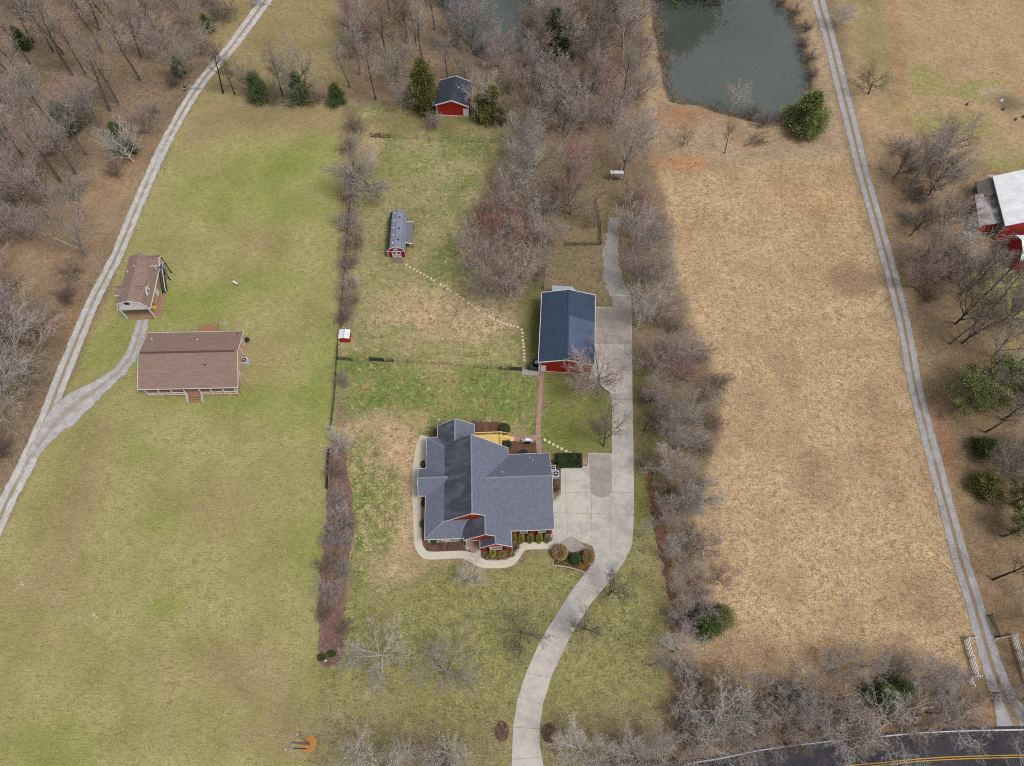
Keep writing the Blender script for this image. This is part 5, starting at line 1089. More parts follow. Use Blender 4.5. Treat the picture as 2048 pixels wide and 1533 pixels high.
for v in range(3):
    m = MB(); m.tube([(0, 0, -.1), (0, 0, 3), (0, 0, 6.2)], [.2, .13, .03], 6)
    PROTO[('cedar', v)] = (m.data('trunk', M_BARK), leaf_cloud(40 + v, 22000, cedar_shape(7.0, 2.2, v), .17), 7.0)
for v in range(2):
    f, cl = pine_shape(10.0, 4.3, 7 + v); m = MB(); m.tube([(0, 0, -.1), (0, 0, 5), (.2, 0, 9.8)], [.24, .16, .04], 7)
    for x, y, z, s in cl: m.tube([(0, 0, z * .9 - .3), (x * .6, y * .6, z - .2), (x, y, z)], [.07, .045, .015], 4)
    PROTO[('pine', v)] = (m.data('trunk', M_BARK), leaf_cloud(60 + v, 11000, f, .22, .5), 10.6)

TINT = {'grey': ((172, 161, 154), (152, 142, 134)), 'pinkish': ((178, 158, 152), (154, 142, 136)), 'red': ((174, 136, 131), (156, 138, 132)), 'whitish': ((194, 185, 178), (194, 185, 176)), 'dark': ((126, 113, 105), (100, 90, 84)), 'brown': ((156, 138, 122), (134, 120, 108)),
        'green': ((86, 98, 62), (104, 92, 80)), 'olive': ((104, 104, 62), (106, 94, 76)), 'bright': ((108, 116, 72), (112, 98, 84))}
def jit(c, rnd, a=7):
    k = rnd.uniform(-a, a); return tuple(max(5, q + k + rnd.uniform(-2, 2)) for q in c)
NTREE = [0]
GROWF = {'forest': (1.22, 1.25), 'upright': (1.12, 1.22), 'vase': (1.1, 1.1), 'spread': (1.08, 1.12), 'brush': (1.0, 1.05), 'sycamore': (1.1, 1.1), 'cedar': (1.0, 1.08), 'pine': (1.0, 1.0)}
def tree(kind, px, py, H, tint, label, group=None, wide=1.0, cat='tree', name=None, variant=None, rot=None, z=0.0):
    NTREE[0] += 1; rnd = random.Random(NTREE[0] * 97 + 5)
    nv = len([k for k in PROTO if k[0] == kind]); v = rnd.randrange(nv) if variant is None else variant
    tm, cm, zmax = PROTO[(kind, v)]; s = H * GROWF[kind][0] / zmax; wide = wide * GROWF[kind][1] / GROWF[kind][0]
    nm = name or {'cedar': 'cedar_tree', 'pine': 'pine_tree', 'brush': 'bare_shrub'}.get(kind, 'bare_tree')
    x, y = W(px, py)
    t = thing(nm, label, cat, (x, y, z), group, rnd.uniform(0, 6.28) if rot is None else rot, (s * wide, s * wide, s))
    cc, tc = TINT[tint]
    if kind == 'forest' and tint != 'whitish': tc = tuple(q * .74 for q in tc)
    for pn, me, c in (('trunk', tm, tc), ('crown', cm, cc)):
        o = bpy.data.objects.new(pn, me); col.objects.link(o); o.parent = t; cl = jit(c, rnd, 12); o.color = C(*[q * (.95 if pn == 'crown' and kind not in ('cedar', 'pine') else 1) for q in cl])
    return t
ORD = ['first', 'second', 'third', 'fourth', 'fifth', 'sixth', 'seventh', 'eighth', 'ninth', 'tenth', 'eleventh', 'twelfth']
WORD = {'forest': 'tall bare', 'upright': 'dense bare', 'vase': 'slender bare', 'spread': 'spreading bare', 'brush': 'low bushy', 'sycamore': 'gnarled bare', 'cedar': 'evergreen cedar', 'pine': 'evergreen pine'}
GE = 'tree row between the drive and the dry field'
def stand(phrase, group, rows, wide=1.0):
    "rows of (kind, px, py, H, tint); each is named by its look and its order from the top of the stand"
    if group == GE: rows = [(r[0], r[1], r[2], r[3] * .95, 'brown' if r[4] == 'dark' and r[0] == 'brush' else r[4], *((r[5] * .92,) if len(r) > 5 else ())) for r in rows]
    rows = sorted(rows, key=lambda r: r[2])
    for k, r in enumerate(rows):
        w = WORD[r[0]]; noun = '' if r[0] in ('cedar', 'pine') else (' shrub' if r[0] == 'brush' else ' tree')
        tree(r[0], r[1], r[2], r[3], r[4], '%s %s%s %s, %s from top' % (r[4], w, noun, phrase, ORD[k]), group, wide * (r[5] if len(r) > 5 else 1))
GW = 'trees of the left woods'
f_, u_, s_, b_, y_, c_, p_, v_ = 'forest', 'upright', 'spread', 'brush', 'sycamore', 'cedar', 'pine', 'vase'
g, p, r, w, d, b = 'grey', 'pinkish', 'red', 'whitish', 'dark', 'brown'
stand('in the top left corner woods', GW, [(f_, 20, 20, 15, g), (f_, 62, -30, 15, p), (f_, 145, 151, 19, g), (f_, 128, 110, 17, b), (f_, 72, 191, 16, g), (c_, 52, 97, 6, 'green'), (f_, 20, 150, 14, p), (f_, 100, 40, 15, g), (f_, 10, 215, 14, g), (f_, 60, 128, 13, b)])
stand('in left woods nearer the track', GW, [(f_, 221, 223, 17, g), (f_, 171, 148, 14, b), (f_, 281, 161, 15, g), (f_, 283, 115, 14, p), (f_, 238, 210, 14, b), (f_, 200, 60, 15, p), (f_, 250, 70, 14, g), (f_, 310, 60, 13, p), (f_, 205, 105, 16, p)])
stand('clustered left of the upper track', GW, [(u_, 365, 152, 11, g, 1.25), (u_, 330, 105, 11, p, 1.2), (b_, 448, 35, 5, d, 1.3), (u_, 395, 60, 10, p), (u_, 360, 20, 11, g), (c_, 418, 62, 5, 'green'), (u_, 430, 10, 9, p), (c_, 362, 150, 5, 'green'), (u_, 405, 110, 8, g), (b_, 350, 172, 3.5, d)])
stand('in the wood edge beside the track', GW, [(f_, 116, 264, 17, g), (f_, 175, 311, 15, g), (f_, 153, 349, 14, p), (c_, 142, 262, 8.5, 'green'), (c_, 256, 303, 8, 'green'), (u_, 266, 323, 10, w), (u_, 300, 268, 7, p, 1.2), (b_, 232, 350, 4, b), (u_, 125, 300, 9, w), (b_, 305, 225, 3.5, b), (u_, 160, 215, 8, r, 1.3)])
stand('at the left edge beside upper lawn', GW, [(v_, 176, 512, 17, g, 1.3), (f_, 60, 330, 14, p, 1.2), (f_, 18, 300, 14, p), (u_, 90, 385, 11, p, 1.3), (u_, 30, 400, 11, g, 1.3), (f_, 100, 440, 12, p, 1.2), (b_, 160, 385, 4.5, g, 1.3), (u_, 15, 480, 9, g, 1.2), (b_, 70, 345, 4, b, 1.3)])
stand('left of track beside carport building', GW, [(u_, 55, 743, 13, g, 1.4), (u_, 22, 808, 12, g, 1.5), (b_, 137, 598, 3.5, d, 1.2), (u_, 40, 640, 9, g, 1.2), (s_, 88, 662, 8, g), (b_, 20, 580, 4, b, 1.4), (b_, 150, 545, 3.5, b, 1.2), (u_, -10, 720, 12, g, 1.4), (b_, 10, 900, 3.5, d, 1.2)])
GR = 'trees in the hedgerow above the left lawn'
stand('in hedgerow above the left lawn', GR, [(f_, 447, 187, 12, d), (f_, 566, 194, 11, d), (c_, 522, 200, 8, 'green'), (c_, 604, 203, 8, 'green'), (u_, 612, 190, 13, g, 1.1), (c_, 676, 208, 6, 'green', 1.1), (u_, 500, 185, 8, b), (f_, 470, 190, 9, d), (b_, 545, 202, 4, b, 1.2), (b_, 635, 203, 4, b, 1.2), (b_, 590, 206, 3.5, g, 1.2)])
GM = 'trees of the woods between the two ponds and the yard'
stand('in woods left of the small barn', GM, [(u_, 736, 100, 11, r), (f_, 720, 150, 13, g), (f_, 752, 200, 14, p), (u_, 800, 165, 11, g, 1.1), (c_, 852, 214, 12.5, 'olive'), (f_, 832, 92, 12, b), (f_, 815, 88, 12, b), (f_, 700, 60, 12, b), (f_, 780, 30, 12, b), (u_, 815, 218, 8, g), (f_, 700, 175, 11, g), (b_, 712, 258, 4, b, 1.2)])
stand('by left pond behind small barn', GM, [(v_, 945, 108, 15, g, 1.3), (u_, 915, 98, 12, g), (u_, 1000, 135, 11, p, 1.2), (f_, 870, 60, 12, g), (f_, 895, 160, 11, g), (u_, 930, 160, 9, g), (f_, 900, 20, 12, g), (u_, 885, -15, 11, p, 1.1), (f_, 835, -20, 11, g), (b_, 960, 108, 3.5, d)])
stand('at right side of small barn', GM, [(c_, 988, 238, 9, 'olive', 1.15), (y_, 944, 233, 11, w, .7), (y_, 968, 233, 12, w, .8), (c_, 962, 236, 7, 'olive'), (f_, 1000, 195, 12, g), (u_, 1020, 190, 9, p), (b_, 870, 250, 3, g)])
stand('in woods left of right pond', GM, [(c_, 1108, 118, 13, 'green', 1.1), (f_, 1107, 112, 15, g), (f_, 1136, 140, 15, g), (u_, 1085, 70, 11, w, 1.1), (u_, 1170, 60, 12, g, 1.2), (u_, 1225, 30, 11, g, 1.1), (u_, 1150, 10, 11, p, 1.1), (f_, 1245, 130, 14, w), (u_, 1200, 115, 11, b, 1.1), (c_, 1215, 55, 8, 'green'), (u_, 1262, 70, 11, p), (u_, 1075, 130, 10, g)])
stand('in woods above the swing shelter', GM, [(v_, 1248, 345, 17, g, 1.3), (u_, 1225, 250, 12, p, 1.1), (u_, 1275, 200, 11, g, 1.1), (f_, 1180, 200, 12, p), (u_, 1140, 215, 11, g, 1.1), (u_, 1075, 205, 10, p, 1.1), (f_, 1290, 298, 10, w), (u_, 1205, 180, 11, r), (f_, 1065, 185, 11, g), (u_, 1165, 260, 9, p, 1.1), (u_, 1280, 130, 10, p), (u_, 1100, 180, 9, p)])
stand('in grove between fence and orchard', GM, [(v_, 1072, 352, 15, g, 1.3), (u_, 1045, 300, 9, g, 1.1), (u_, 1142, 430, 13, r), (u_, 1120, 418, 12, b, 1.1), (u_, 1145, 350, 9, r), (u_, 1095, 445, 10, g), (u_, 1060, 360, 11, w, 1.05), (s_, 1188, 455, 5, b, .8)])
stand('in orchard behind the navy barn', 'pink-grey orchard trees', [(u_, 985, 585, 12, p, 1.3), (u_, 1030, 592, 12, p, 1.2), (u_, 960, 530, 9, p, 1.3), (u_, 1015, 490, 11, r, 1.3), (u_, 1060, 500, 10, p, 1.25), (u_, 1090, 500, 8, g, 1.2), (u_, 1040, 430, 10, g, 1.3), (u_, 1005, 400, 8, p, 1.3), (u_, 970, 455, 8, b, 1.1), (u_, 1080, 555, 8, p, 1.1)])
stand('in row beside bluish gravel strip', GE, [(u_, 1265, 480, 9, w, 1.2), (u_, 1290, 440, 8, r, 1.1), (u_, 1300, 500, 9, g, 1.2), (u_, 1282, 560, 10, p, 1.2), (u_, 1320, 480, 8, p, 1.1), (u_, 1262, 410, 8, b, 1.1), (u_, 1310, 560, 9, g, 1.2)])
stand('in row right of navy barn', GE, [(v_, 1275, 655, 14, w, 1.1), (u_, 1310, 640, 10, g, 1.2), (b_, 1345, 655, 4, d, 1.4), (u_, 1300, 735, 11, p, 1.1), (v_, 1340, 740, 11, p, 1.15), (u_, 1365, 760, 9, r, 1.1), (s_, 1375, 725, 9, w, .8), (b_, 1400, 715, 4, d, 1.2), (b_, 1438, 770, 3.5, d, 1.4), (b_, 1405, 795, 4, d, 1.3)])
stand('in row right of narrow drive', GE, [(u_, 1302, 805, 9, g, 1.1), (v_, 1330, 870, 11, g, 1.2), (u_, 1375, 850, 9, g, 1.1), (f_, 1288, 862, 10, d, .8), (s_, 1332, 940, 8, w, 1.0), (b_, 1395, 900, 4, d, 1.4), (b_, 1420, 850, 4, d, 1.4), (u_, 1350, 900, 9, g, 1.1), (b_, 1312, 850, 4, d, 1.3), (b_, 1290, 800, 3.5, d, 1.2)])
tree('brush', 1294, 928, 3.5, 'brown', 'small brown dead shrub drooping beside the drive right of the parking pad', GE, 1.0)
stand('in row right of wide drive', GE, [(u_, 1350, 1030, 9, g, 1.2), (u_, 1390, 1010, 8, g, 1.2), (s_, 1372, 975, 7, g), (b_, 1330, 985, 4, d, 1.3), (f_, 1279, 1075, 9, w, .8), (f_, 1324, 1111, 11, w, .8), (f_, 1340, 1181, 10, w, .8), (b_, 1375, 1080, 4, b, 1.3), (u_, 1400, 1100, 7, p, 1.1), (s_, 1365, 1130, 7, g)])
stand('at lower end of field edge', GE, [(c_, 1408, 1250, 6.5, 'green', 1.4), (c_, 1434, 1238, 5.5, 'olive', 1.4), (s_, 1345, 1305, 9, w, 1.0), (f_, 1299, 1332, 10, g, .8), (u_, 1375, 1240, 8, g, 1.2), (b_, 1395, 1180, 4, p, 1.3), (b_, 1365, 1350, 3.5, d, 1.3), (u_, 1430, 1160, 5, r), (b_, 1350, 1240, 3.5, b, 1.3)])
# single trees of the yard
tree('upright', 740, 382, 10.5, 'grey', 'round-crowned grey bare tree just right of the transformer pole', None, 1.5)
tree('upright', 1200, 775, 10, 'pinkish', 'pinkish bare maple reaching over the right side of the navy barn roof', None, 1.4)
tree('vase', 1207, 893, 11, 'dark', 'dark bare tree on the grass corner above the parking pad', None, 1.1)
tree('spread', 940, 1166, 5.5, 'whitish', 'low pale bare tree in the lawn below the front walk', None, 1.0)
tree('spread', 1043, 1265, 7, 'dark', 'near-black bare tree in the front lawn between walk and driveway bend')
tree('vase', 1168, 1258, 8, 'dark', 'dark bare tree at the driveway edge on the bend, lower of two', None, 1.2)
tree('vase', 1217, 1190, 8, 'dark', 'dark bare tree at the driveway edge near the pad, upper of two', None, 1.2)
tree('spread', 773, 1312, 8.5, 'whitish', 'broad pale bare tree right of the lower end of the long mulch bed', None, 1.1)
tree('spread', 893, 1352, 8.5, 'grey', 'broad grey bare tree in the middle of the front lawn', None, 1.25)
tree('brush', 868, 252, 3.5, 'grey', 'thin grey sapling on the grass below the small charcoal-roofed barn')
stand('in shrub line left of shed', 'shrub line trees', [(b_, 712, 490, 4.5, b, 1.3), (b_, 695, 450, 3.5, g, 1.4), (b_, 708, 360, 3.5, b, 1.3), (b_, 704, 525, 3, b, 1.3), (b_, 700, 610, 3.5, b, 1.3), (b_, 698, 575, 3.5, g, 1.1), (b_, 700, 400, 3, b, 1.1), (b_, 690, 640, 3, d), (b_, 686, 765, 3, g), (b_, 698, 300, 3.5, b, 1.2), (b_, 692, 540, 3.2, b)])
tree('spread', 683, 893, 5, 'whitish', 'pale weeping bare tree at the top of the long mulch bed', None, 1.15)
stand('in the long mulch bed', 'small bare trees of the long mulch bed', [(b_, 676, 1000, 3, g, 1.2), (b_, 682, 1035, 3.2, w, 1.2), (b_, 668, 1075, 3.5, g, 1.2), (b_, 688, 1085, 3, g), (b_, 664, 1185, 3.6, g, 1.2), (b_, 672, 945, 3, b, 1.3), (b_, 690, 1255, 2.4, b, 1.2), (b_, 660, 1130, 3, b, 1.3), (b_, 685, 1140, 2.6, g, 1.2), (b_, 690, 1050, 3, b, 1.2), (b_, 655, 1225, 2.4, b, 1.2)])
for q, (px, py) in enumerate(((1004, 1463), (1098, 1466))): tree('brush', px, py, 1.6, 'brown', 'small round bare brown shrub in the mulch ring %s of the driveway foot' % ('left', 'right')[q], 'mulch ring shrubs', 1.1, 'shrub')
stand('at bottom edge left of driveway', 'pale trees along the bottom edge', [(y_, 715, 1505, 8, w, .9), (y_, 838, 1515, 8, w, .8), (y_, 925, 1512, 8, w, .8), (s_, 775, 1540, 8, w), (b_, 870, 1530, 4, g, 1.3), (s_, 885, 1555, 8, g)])
stand('at bottom edge right of driveway', 'pale trees along the bottom edge', [(u_, 1163, 1500, 7.5, w, 1.3), (u_, 1275, 1515, 8, w, 1.3), (u_, 1320, 1530, 7, g, 1.4), (b_, 1240, 1560, 4, g, 1.5), (b_, 1365, 1545, 4, b, 1.4), (b_, 1200, 1575, 4, d, 1.3)])
GT = 'roadside tangle at the lower right'
stand('in upper fringe of roadside tangle', GT, [(s_, 1500, 1385, 6, g, 1.1), (s_, 1590, 1370, 6, g, 1.1), (s_, 1655, 1345, 6, g, 1.1), (s_, 1720, 1335, 6, g, 1.1), (b_, 1450, 1380, 4, b, 1.4), (b_, 1790, 1345, 4, g, 1.4), (u_, 1835, 1360, 6, g, 1.4), (b_, 1550, 1400, 4, b, 1.4), (b_, 1895, 1370, 4, g, 1.3), (b_, 1400, 1370, 3.5, b, 1.4)])
stand('in middle of the roadside tangle', GT, [(y_, 1442, 1440, 9, w, 1.1), (y_, 1655, 1420, 9, w, 1.0), (y_, 1765, 1428, 10, w, 1.1), (s_, 1560, 1445, 7, g, 1.1), (c_, 1755, 1395, 5, 'green', 1.3), (c_, 1790, 1380, 5, 'green', 1.2), (y_, 1850, 1425, 8, g, 1.0), (s_, 1985, 1386, 5, d, .8), (b_, 1690, 1440, 4, b, 1.4), (b_, 1500, 1460, 4, b, 1.4), (b_, 1920, 1425, 4, b, 1.4), (b_, 1600, 1410, 4, g, 1.4)])
stand('in lower fringe of roadside tangle', GT, [(y_, 1400, 1490, 8, w, 1.0), (s_, 1480, 1490, 6, g), (s_, 1650, 1470, 6, w), (b_, 1580, 1480, 3.5, b, 1.3), (b_, 1720, 1462, 3.5, b, 1.3), (b_, 1820, 1452, 3.5, b, 1.3), (b_, 1380, 1450, 4, b, 1.4)])
stand('below the paved road', 'trees beyond the paved road', [(y_, 1640, 1568, 10, w, 1.0), (y_, 1790, 1562, 9, w, .95), (y_, 2030, 1550, 9, w, .9), (y_, 1470, 1575, 9, w)])
GP = 'trees round the right pond and along the gravel road'
tree('upright', 1676, 52, 6.5, 'whitish', 'small white-twigged bare tree right of the gravel road near the top edge', GP, 1.2); tree('spread', 1737, 189, 7.5, 'dark', 'dark-stemmed bare tree on dry grass right of the gravel road by the pond', GP)
tree('spread', 1461, 223, 8, 'whitish', 'pale bare tree standing at the near shore of the right pond', GP, .85); tree('brush', 1528, 250, 4, 'dark', 'dark leaning shrub on the pond shore left of the big green cedar', GP, 1.1); tree('brush', 1500, 232, 3, 'dark', 'low dark brush on the pond shore beside the pale shore tree', GP, 1.3)
tree('spread', 1365, 292, 5.5, 'dark', 'small dark bare tree in the rough grass left below the right pond', GP, .8); tree('forest', 1449, 307, 7, 'dark', 'thin dark bare tree beside the fallen branch below the right pond', GP, .9)
tree('cedar', 1605, 258, 10, 'bright', 'big bright green cedar between the right pond and the gravel road', GP, 1.45)
for q, (px, py) in enumerate(((1612, 60), (1606, 95), (1618, 120), (1622, 155), (1560, 8), (1590, 30), (1330, 120), (1318, 60))): tree('brush', px, py, 2.6, 'dark' if q < 6 else 'brown', 'low waterside brush at the right pond edge, %s in the row' % ORD[q], GP, 1.3, 'shrub')
tree('cedar', 1372, -44, 21, 'green', 'tall cedar beyond the right pond outside the top edge', GP, 1.8); tree('cedar', 1430, -52, 9, 'green', 'cedar beyond the floating dock outside the top edge', GP, 1.2)
GX_ = 'trees of the right edge woods'
stand('between gravel road and right barn', GX_, [(v_, 1813, 387, 19, g, 1.1), (v_, 1827, 362, 14, w, 1.0), (v_, 1787, 357, 9, d, 1.1), (v_, 1857, 391, 12, d, 1.0), (v_, 1820, 472, 9, d, 1.0), (u_, 1870, 470, 9, p, 1.1), (u_, 1840, 520, 9, g, 1.1), (v_, 1870, 530, 15, w, 1.0), (b_, 1800, 300, 4, p, 1.4), (b_, 1830, 400, 3.5, d, 1.4), (v_, 1920, 590, 14, d, 1.0)])
stand('right side below farm buildings', GX_, [(u_, 1864, 562, 10, p, 1.1), (u_, 1835, 580, 9, p, 1.1), (v_, 1911, 648, 15, d), (v_, 1924, 687, 15, d), (v_, 1985, 715, 13, g), (v_, 2010, 640, 13, g), (b_, 1850, 600, 3, d, 1.2), (f_, 1960, 600, 12, d), (u_, 1890, 560, 9, g, 1.1), (f_, 2035, 730, 12, g), (u_, 1960, 560, 8, w, 1.1)])
stand('right of the lower gravel road', GX_, [(p_, 1918, 815, 11, 'bright', 1.15), (p_, 1972, 795, 12, 'bright', 1.15), (c_, 1958, 903, 4.5, 'green', 1.5), (c_, 1965, 980, 5, 'olive', 1.6), (p_, 2020, 1010, 8, 'bright', 1.0), (p_, 2022, 1065, 8, 'bright', 1.0), (f_, 1985, 1160, 12, d, .9), (f_, 2005, 840, 12, d), (p_, 2050, 920, 9, 'green', 1.1), (u_, 2040, 960, 8, g)])
stand('in the lower right corner', GX_, [(s_, 2040, 1400, 6, g), (u_, 2044, 1330, 6, g), (b_, 2060, 1440, 3, b), (u_, 2060, 1240, 9, g, 1.1)])
def scatter(phrase, group, poly, n, seed, kinds, tints='grey pinkish grey brown'.split(), dmin=34):
    rnd = random.Random(seed); rows = []; x0, x1 = min(q[0] for q in poly), max(q[0] for q in poly); y0, y1 = min(q[1] for q in poly), max(q[1] for q in poly); tries = 0
    while len(rows) < n and tries < 4000:
        tries += 1; x, y = rnd.uniform(x0, x1), rnd.uniform(y0, y1)
        if float(sdist(np.array([x]), np.array([y]), poly)[0]) > 0 or any(math.hypot(x - q[1], y - q[2]) < dmin for q in rows): continue
        k, lo, hi, wd = rnd.choice(kinds); rows.append((k, x, y, rnd.uniform(lo, hi), rnd.choice(tints), wd))
    stand(phrase, group, rows)
scatter('deep in the top left woods', GW, [(-40, -60), (330, -60), (300, 60), (200, 130), (-40, 130)], 12, 3, [(f_, 14, 18, 1.1), (f_, 13, 16, 1.2), (u_, 10, 12, 1.1)])
scatter('on the slope of the left woods', GW, [(-30, 200), (190, 200), (230, 300), (120, 440), (-30, 460)], 12, 4, [(f_, 13, 17, 1.1), (u_, 9, 12, 1.15), (b_, 3, 4, 1.2)])
scatter('in the pale strip left of track', GW, [(-30, 480), (130, 480), (100, 620), (60, 720), (-30, 760)], 7, 5, [(u_, 8, 11, 1.1), (b_, 3, 4.5, 1.3)])
scatter('deep in woods above small barn', GM, [(700, -60), (1000, -60), (860, 60), (840, 160), (700, 160)], 12, 6, [(f_, 12, 15, 1.1), (u_, 10, 12, 1.1)])
scatter('deep in woods between ponds', GM, [(1070, -60), (1285, -60), (1290, 160), (1060, 160)], 12, 7, [(f_, 13, 16, 1.0), (u_, 10, 13, 1.1)])
scatter('in woods above the orchard grove', GM, [(1020, 140), (1285, 150), (1280, 260), (1040, 270)], 10, 8, [(f_, 11, 13, 1.0), (u_, 9, 12, 1.1)])
scatter('scattered along the right edge', GX_, [(1870, 580), (2050, 560), (2060, 1100), (1985, 1100), (1900, 780)], 12, 9, [(f_, 10, 13, .9), (u_, 8, 10, 1.0)], dmin=44)
scatter('in the rough above right barn', GX_, [(1770, 330), (1900, 280), (1930, 420), (1860, 520), (1800, 480)], 6, 10, [(u_, 7, 10, 1.1), (b_, 3, 4, 1.3)])
0 and scatter('filling the field edge row', GE, [(1290, 600), (1380, 680), (1420, 800), (1400, 960), (1370, 1160), (1340, 1160), (1310, 960), (1290, 800)], 5, 11, [(u_, 7, 9, 1.2), (b_, 3.5, 4.5, 1.4)], ['grey', 'brown', 'pinkish', 'dark'])
scatter('filling the roadside tangle', GT, [(1370, 1400), (1700, 1370), (1930, 1400), (1940, 1440), (1400, 1500)], 12, 12, [(s_, 6, 7.5, 1.1), (b_, 3.5, 4.5, 1.4), (y_, 7, 8.5, 1.0)], ['grey', 'whitish', 'brown'])
# fallen wood
def fallen(label, px, py, L, ang, tint):
    t = tree('spread', px, py, L, tint, label, None, .5, 'fallen branch', 'fallen_branch'); t.rotation_euler = (math.radians(84), 0, ang); t.location.z = .35; return t
fallen('fallen bare branch lying right of the gravel track at the top edge', 545, 14, 8, -1.9, 'whitish'); fallen('dark fallen branch on the rough grass below the right pond', 1487, 294, 7, 1.9, 'dark')

# ------------------------------------------------------------------ clipped shrubs and hedge (leafy)
def leafy(name, label, px, py, rx, ry, rz, tint, n=1500, size=.16, fill=.3, cat='shrub', group=None, z=0.05, z0=None, color=None, stem=True):
    NTREE[0] += 1; t = thing(name, label, cat, (*W(px, py), z), group); me = leaf_cloud(NTREE[0], n, ball_shape(rx, ry, rz, z0 if z0 is not None else rz * .75, fill), size, .2)
    o = bpy.data.objects.new('foliage', me); col.objects.link(o); o.parent = t; o.color = C(*(color or TINT[tint][0]))
    m = MB(); m.tube([(0, 0, -.05), (0, 0, rz * .9)], [.06, .03], 6); o = bpy.data.objects.new('stem', m.data('stem', M_BARK)); col.objects.link(o); o.parent = t; o.color = C(100, 88, 76); return t
leafy('round_shrub', 'tan-leaved ball shrub at the left of the driveway corner bed', 1119, 1108, 1.25, 1.25, 1.2, None, 5000, .15, .35, color=(164, 140, 104))
leafy('round_shrub', 'tan-leaved ball shrub at the right of the driveway corner bed', 1176, 1117, .98, 1.2, 1.15, None, 4500, .15, .35, color=(160, 136, 92))
leafy('round_shrub', 'dark green ball shrub in the middle of the driveway corner bed', 1150, 1122, .85, .95, 1.1, None, 4000, .14, .3, color=(74, 98, 66))
for q, (px, py, c, r_) in enumerate(((1115, 1122, (130, 124, 60), .4), (1131, 1124, (128, 124, 62), .4), (1160, 1131, (170, 124, 44), .45), (1168, 1130, (176, 120, 50), .42), (1136, 1118, (62, 72, 50), .7), (1165, 1122, (66, 72, 52), .6))):
    leafy('low_shrub', ['small yellow-green shrub at the left front of the corner bed', 'small yellow-green shrub second in the front of the corner bed', 'small orange shrub in the front of the corner bed', 'small rusty shrub at the right front of the corner bed', 'dark low shrub behind the corner bed statue', 'dark low shrub beside the right tan ball'][q], px, py, r_, r_, r_ * .8, None, 700, .13, .5, color=c, z=.08)
hx, hy = W(1138, 924); NTREE[0] += 1
def hedge_shape(rnd):
    while True:
        u, v, w_ = rnd.uniform(-1, 1), rnd.uniform(-1, 1), rnd.uniform(0, 1); k = rnd.randrange(3)
        if k == 0: u = rnd.choice((-1, 1))
        elif k == 1: v = rnd.choice((-1, 1))
        else: w_ = 1
        sh = 1 - .12 * rnd.random() ** 2 - (.08 if w_ > .8 else 0)
        return (u * 2.15 * sh, v * 1.15 * sh, w_ * 1.45 * (1 - .08 * rnd.random())), (u * .5, v * .5, w_)
t = thing('hedge', 'thick dark green clipped hedge between the stepping stones and the pad', 'hedge', (hx, hy, 0)); o = bpy.data.objects.new('foliage', leaf_cloud(77, 16000, hedge_shape, .15, .2)); col.objects.link(o); o.parent = t; o.color = C(66, 84, 52)
leafy('round_shrub', 'dark green shrub behind the left end of the deck rail', 1010, 862, .95, .95, .95, None, 2500, .14, .3, color=(66, 86, 58)); leafy('round_shrub', 'dark green shrub between the deck steps and the rear bed', 1015, 893, .7, .7, .8, None, 1800, .14, .3, color=(62, 84, 54))
leafy('round_shrub', 'yellow-green shrub under the front triple window, left one', 985, 1108, .55, .55, .6, None, 1200, .12, .3, color=(150, 152, 62)); leafy('round_shrub', 'olive low shrub under the front triple window, right one', 1004, 1109, .7, .5, .4, None, 1200, .12, .5, color=(138, 132, 72))
leafy('low_shrub', 'olive ground-hugging shrub at the foot of the front bed curve', 978, 1116, .6, .35, .35, None, 700, .12, .5, color=(140, 130, 84)); leafy('low_shrub', 'olive low shrub at the right end of the rounded front bed', 1024, 1110, .5, .4, .35, None, 700, .12, .5, color=(142, 132, 80))
for q, px in enumerate((1027, 1042, 1060, 1078)): leafy('box_shrub', 'yellow-green box shrub below the garage windows, %s from the left' % ORD[q], px, 1079, .5, .85, .75, None, 2000, .12, .25, color=(134, 136, 52) if q != 2 else (128, 120, 66), group='box shrubs below the garage windows')
leafy('low_shrub', 'brown twiggy shrub at the right end of the garage front bed', 1094, 1079, .5, .8, .6, None, 1200, .12, .6, color=(132, 116, 96))
for q, (px, py) in enumerate(((866, 1086), (884, 1092), (905, 1094), (921, 1090))): tree('brush', px, py, 1.1, 'brown', 'bare brown twiggy shrub in the porch bed, %s from the left' % ORD[q], 'twiggy shrubs of the porch bed', 1.2, 'shrub')
tree('brush', 1030, 1095, 1.5, 'brown', 'bare brown shrub right of the triple window at the inner corner', None, 1.2, 'shrub'); tree('brush', 952, 852, 1.5, 'brown', 'bare brown shrub behind the left part of the deck', None, 1.2, 'shrub'); tree('brush', 868, 868, 1.6, 'brown', 'bare brown shrub at the rear left corner of the red house', None, 1.2, 'shrub')
leafy('low_shrub', 'small dark green shrub left of the porch beam', 869, 1084, .4, .5, .7, None, 1000, .12, .3, color=(70, 84, 52)); leafy('low_shrub', 'yellow-green shrub against the left wall near the lower corner', 845, 1050, .35, .7, .6, None, 1000, .12, .3, color=(120, 120, 58)); leafy('low_shrub', 'dark shrub against the left wall above the bay', 847, 931, .4, .6, .6, None, 900, .12, .3, color=(60, 72, 50)); leafy('low_shrub', 'dark shrub under the left wall below the bay', 847, 1008, .3, .6, .5, None, 800, .12, .3, color=(60, 68, 52))
leafy('low_shrub', 'dark green clump at the left of the lower mulch bed end', 645, 1316, .65, .45, .5, None, 1200, .13, .4, color=(70, 84, 44)); leafy('low_shrub', 'dark green clump at the right of the lower mulch bed end', 664, 1309, .65, .45, .5, None, 1200, .13, .4, color=(70, 84, 44))
leafy('low_shrub', 'brown shrub below the heat pumps by the garage wall', 1112, 978, .7, .8, .6, None, 1000, .14, .6, color=(118, 104, 74))

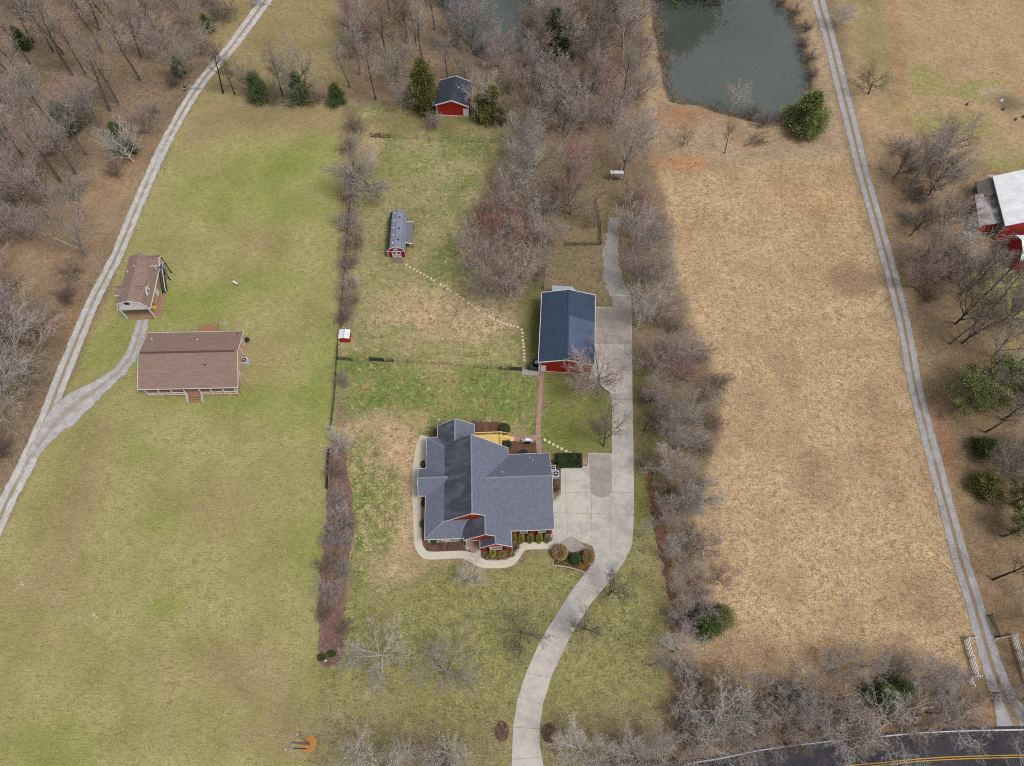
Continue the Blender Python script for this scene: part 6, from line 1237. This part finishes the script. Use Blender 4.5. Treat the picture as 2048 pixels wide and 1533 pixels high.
# ------------------------------------------------------------------ reeds, dry weeds: nobody could count them
M_DRY = simple('dry_grass_blades', C(208, 182, 142), .2, 1.5, 1, .02, c2=C(188, 160, 122), obj=False); M_REED = simple('reed_blades', C(172, 140, 104), .25, 1.5, 1, .02, c2=C(140, 112, 86), obj=False)
def tufts(name, label, pts, h, mat, seed, blades=5, spread=.22):
    rnd = random.Random(seed); vs, fs = [], []
    for x, y, z in pts:
        k = rnd.uniform(.6, 1.3)
        for _ in range(blades):
            a = rnd.uniform(0, 6.283); o = Vector((math.cos(a), math.sin(a), 0)); s_ = Vector((-o.y, o.x, 0)) * .035; b = Vector((x, y, z)) + o * rnd.uniform(0, spread); tip = b + o * h * k * rnd.uniform(.3, .9) + Vector((0, 0, h * k * rnd.uniform(.5, 1)))
            n = len(vs); vs += [tuple(b - s_), tuple(b + s_), tuple(tip)]; fs.append((n, n + 1, n + 2))
    me = bpy.data.meshes.new(name); me.from_pydata(vs, [], fs); me.materials.append(mat); me.update(); o = bpy.data.objects.new(name, me); col.objects.link(o); return tag(o, label, 'grass', kind='stuff')
rnd = random.Random(8); pp = []
for P in (PW, PW2):
    for i in range(len(P)):
        a, b = Vector(P[i]), Vector(P[(i + 1) % len(P)]); L = (b - a).length; nn = Vector((b.y - a.y, a.x - b.x)).normalized()
        for k in range(int(L * 9)):
            q = a.lerp(b, rnd.random()) + nn * rnd.gauss(0, .9); pp.append((q.x, q.y, -.45))
tufts('reeds', 'brown reeds and weeds fringing both ponds', pp, .9, M_REED, 2)
FP = [W(*q) for q in [(1345, 345), (1500, 325), (1690, 315), (1722, 390), (1850, 890), (1955, 1270), (1960, 1330), (1700, 1370), (1410, 1390), (1400, 1290), (1425, 1180), (1400, 1040), (1440, 930), (1465, 780), (1420, 690), (1365, 560)]]
fx = np.array([rnd.uniform(20, 90) for _ in range(60000)]); fy = np.array([rnd.uniform(8, 130) for _ in range(60000)]); ins = (sdist(fx, fy, FP) < 0) 
tufts('dry_field_grass', 'matted dry tan grass tufts across the big field', [(x, y, 0) for x, y in zip(fx[ins], fy[ins])][:15000], .28, M_DRY, 3, 4, .3)
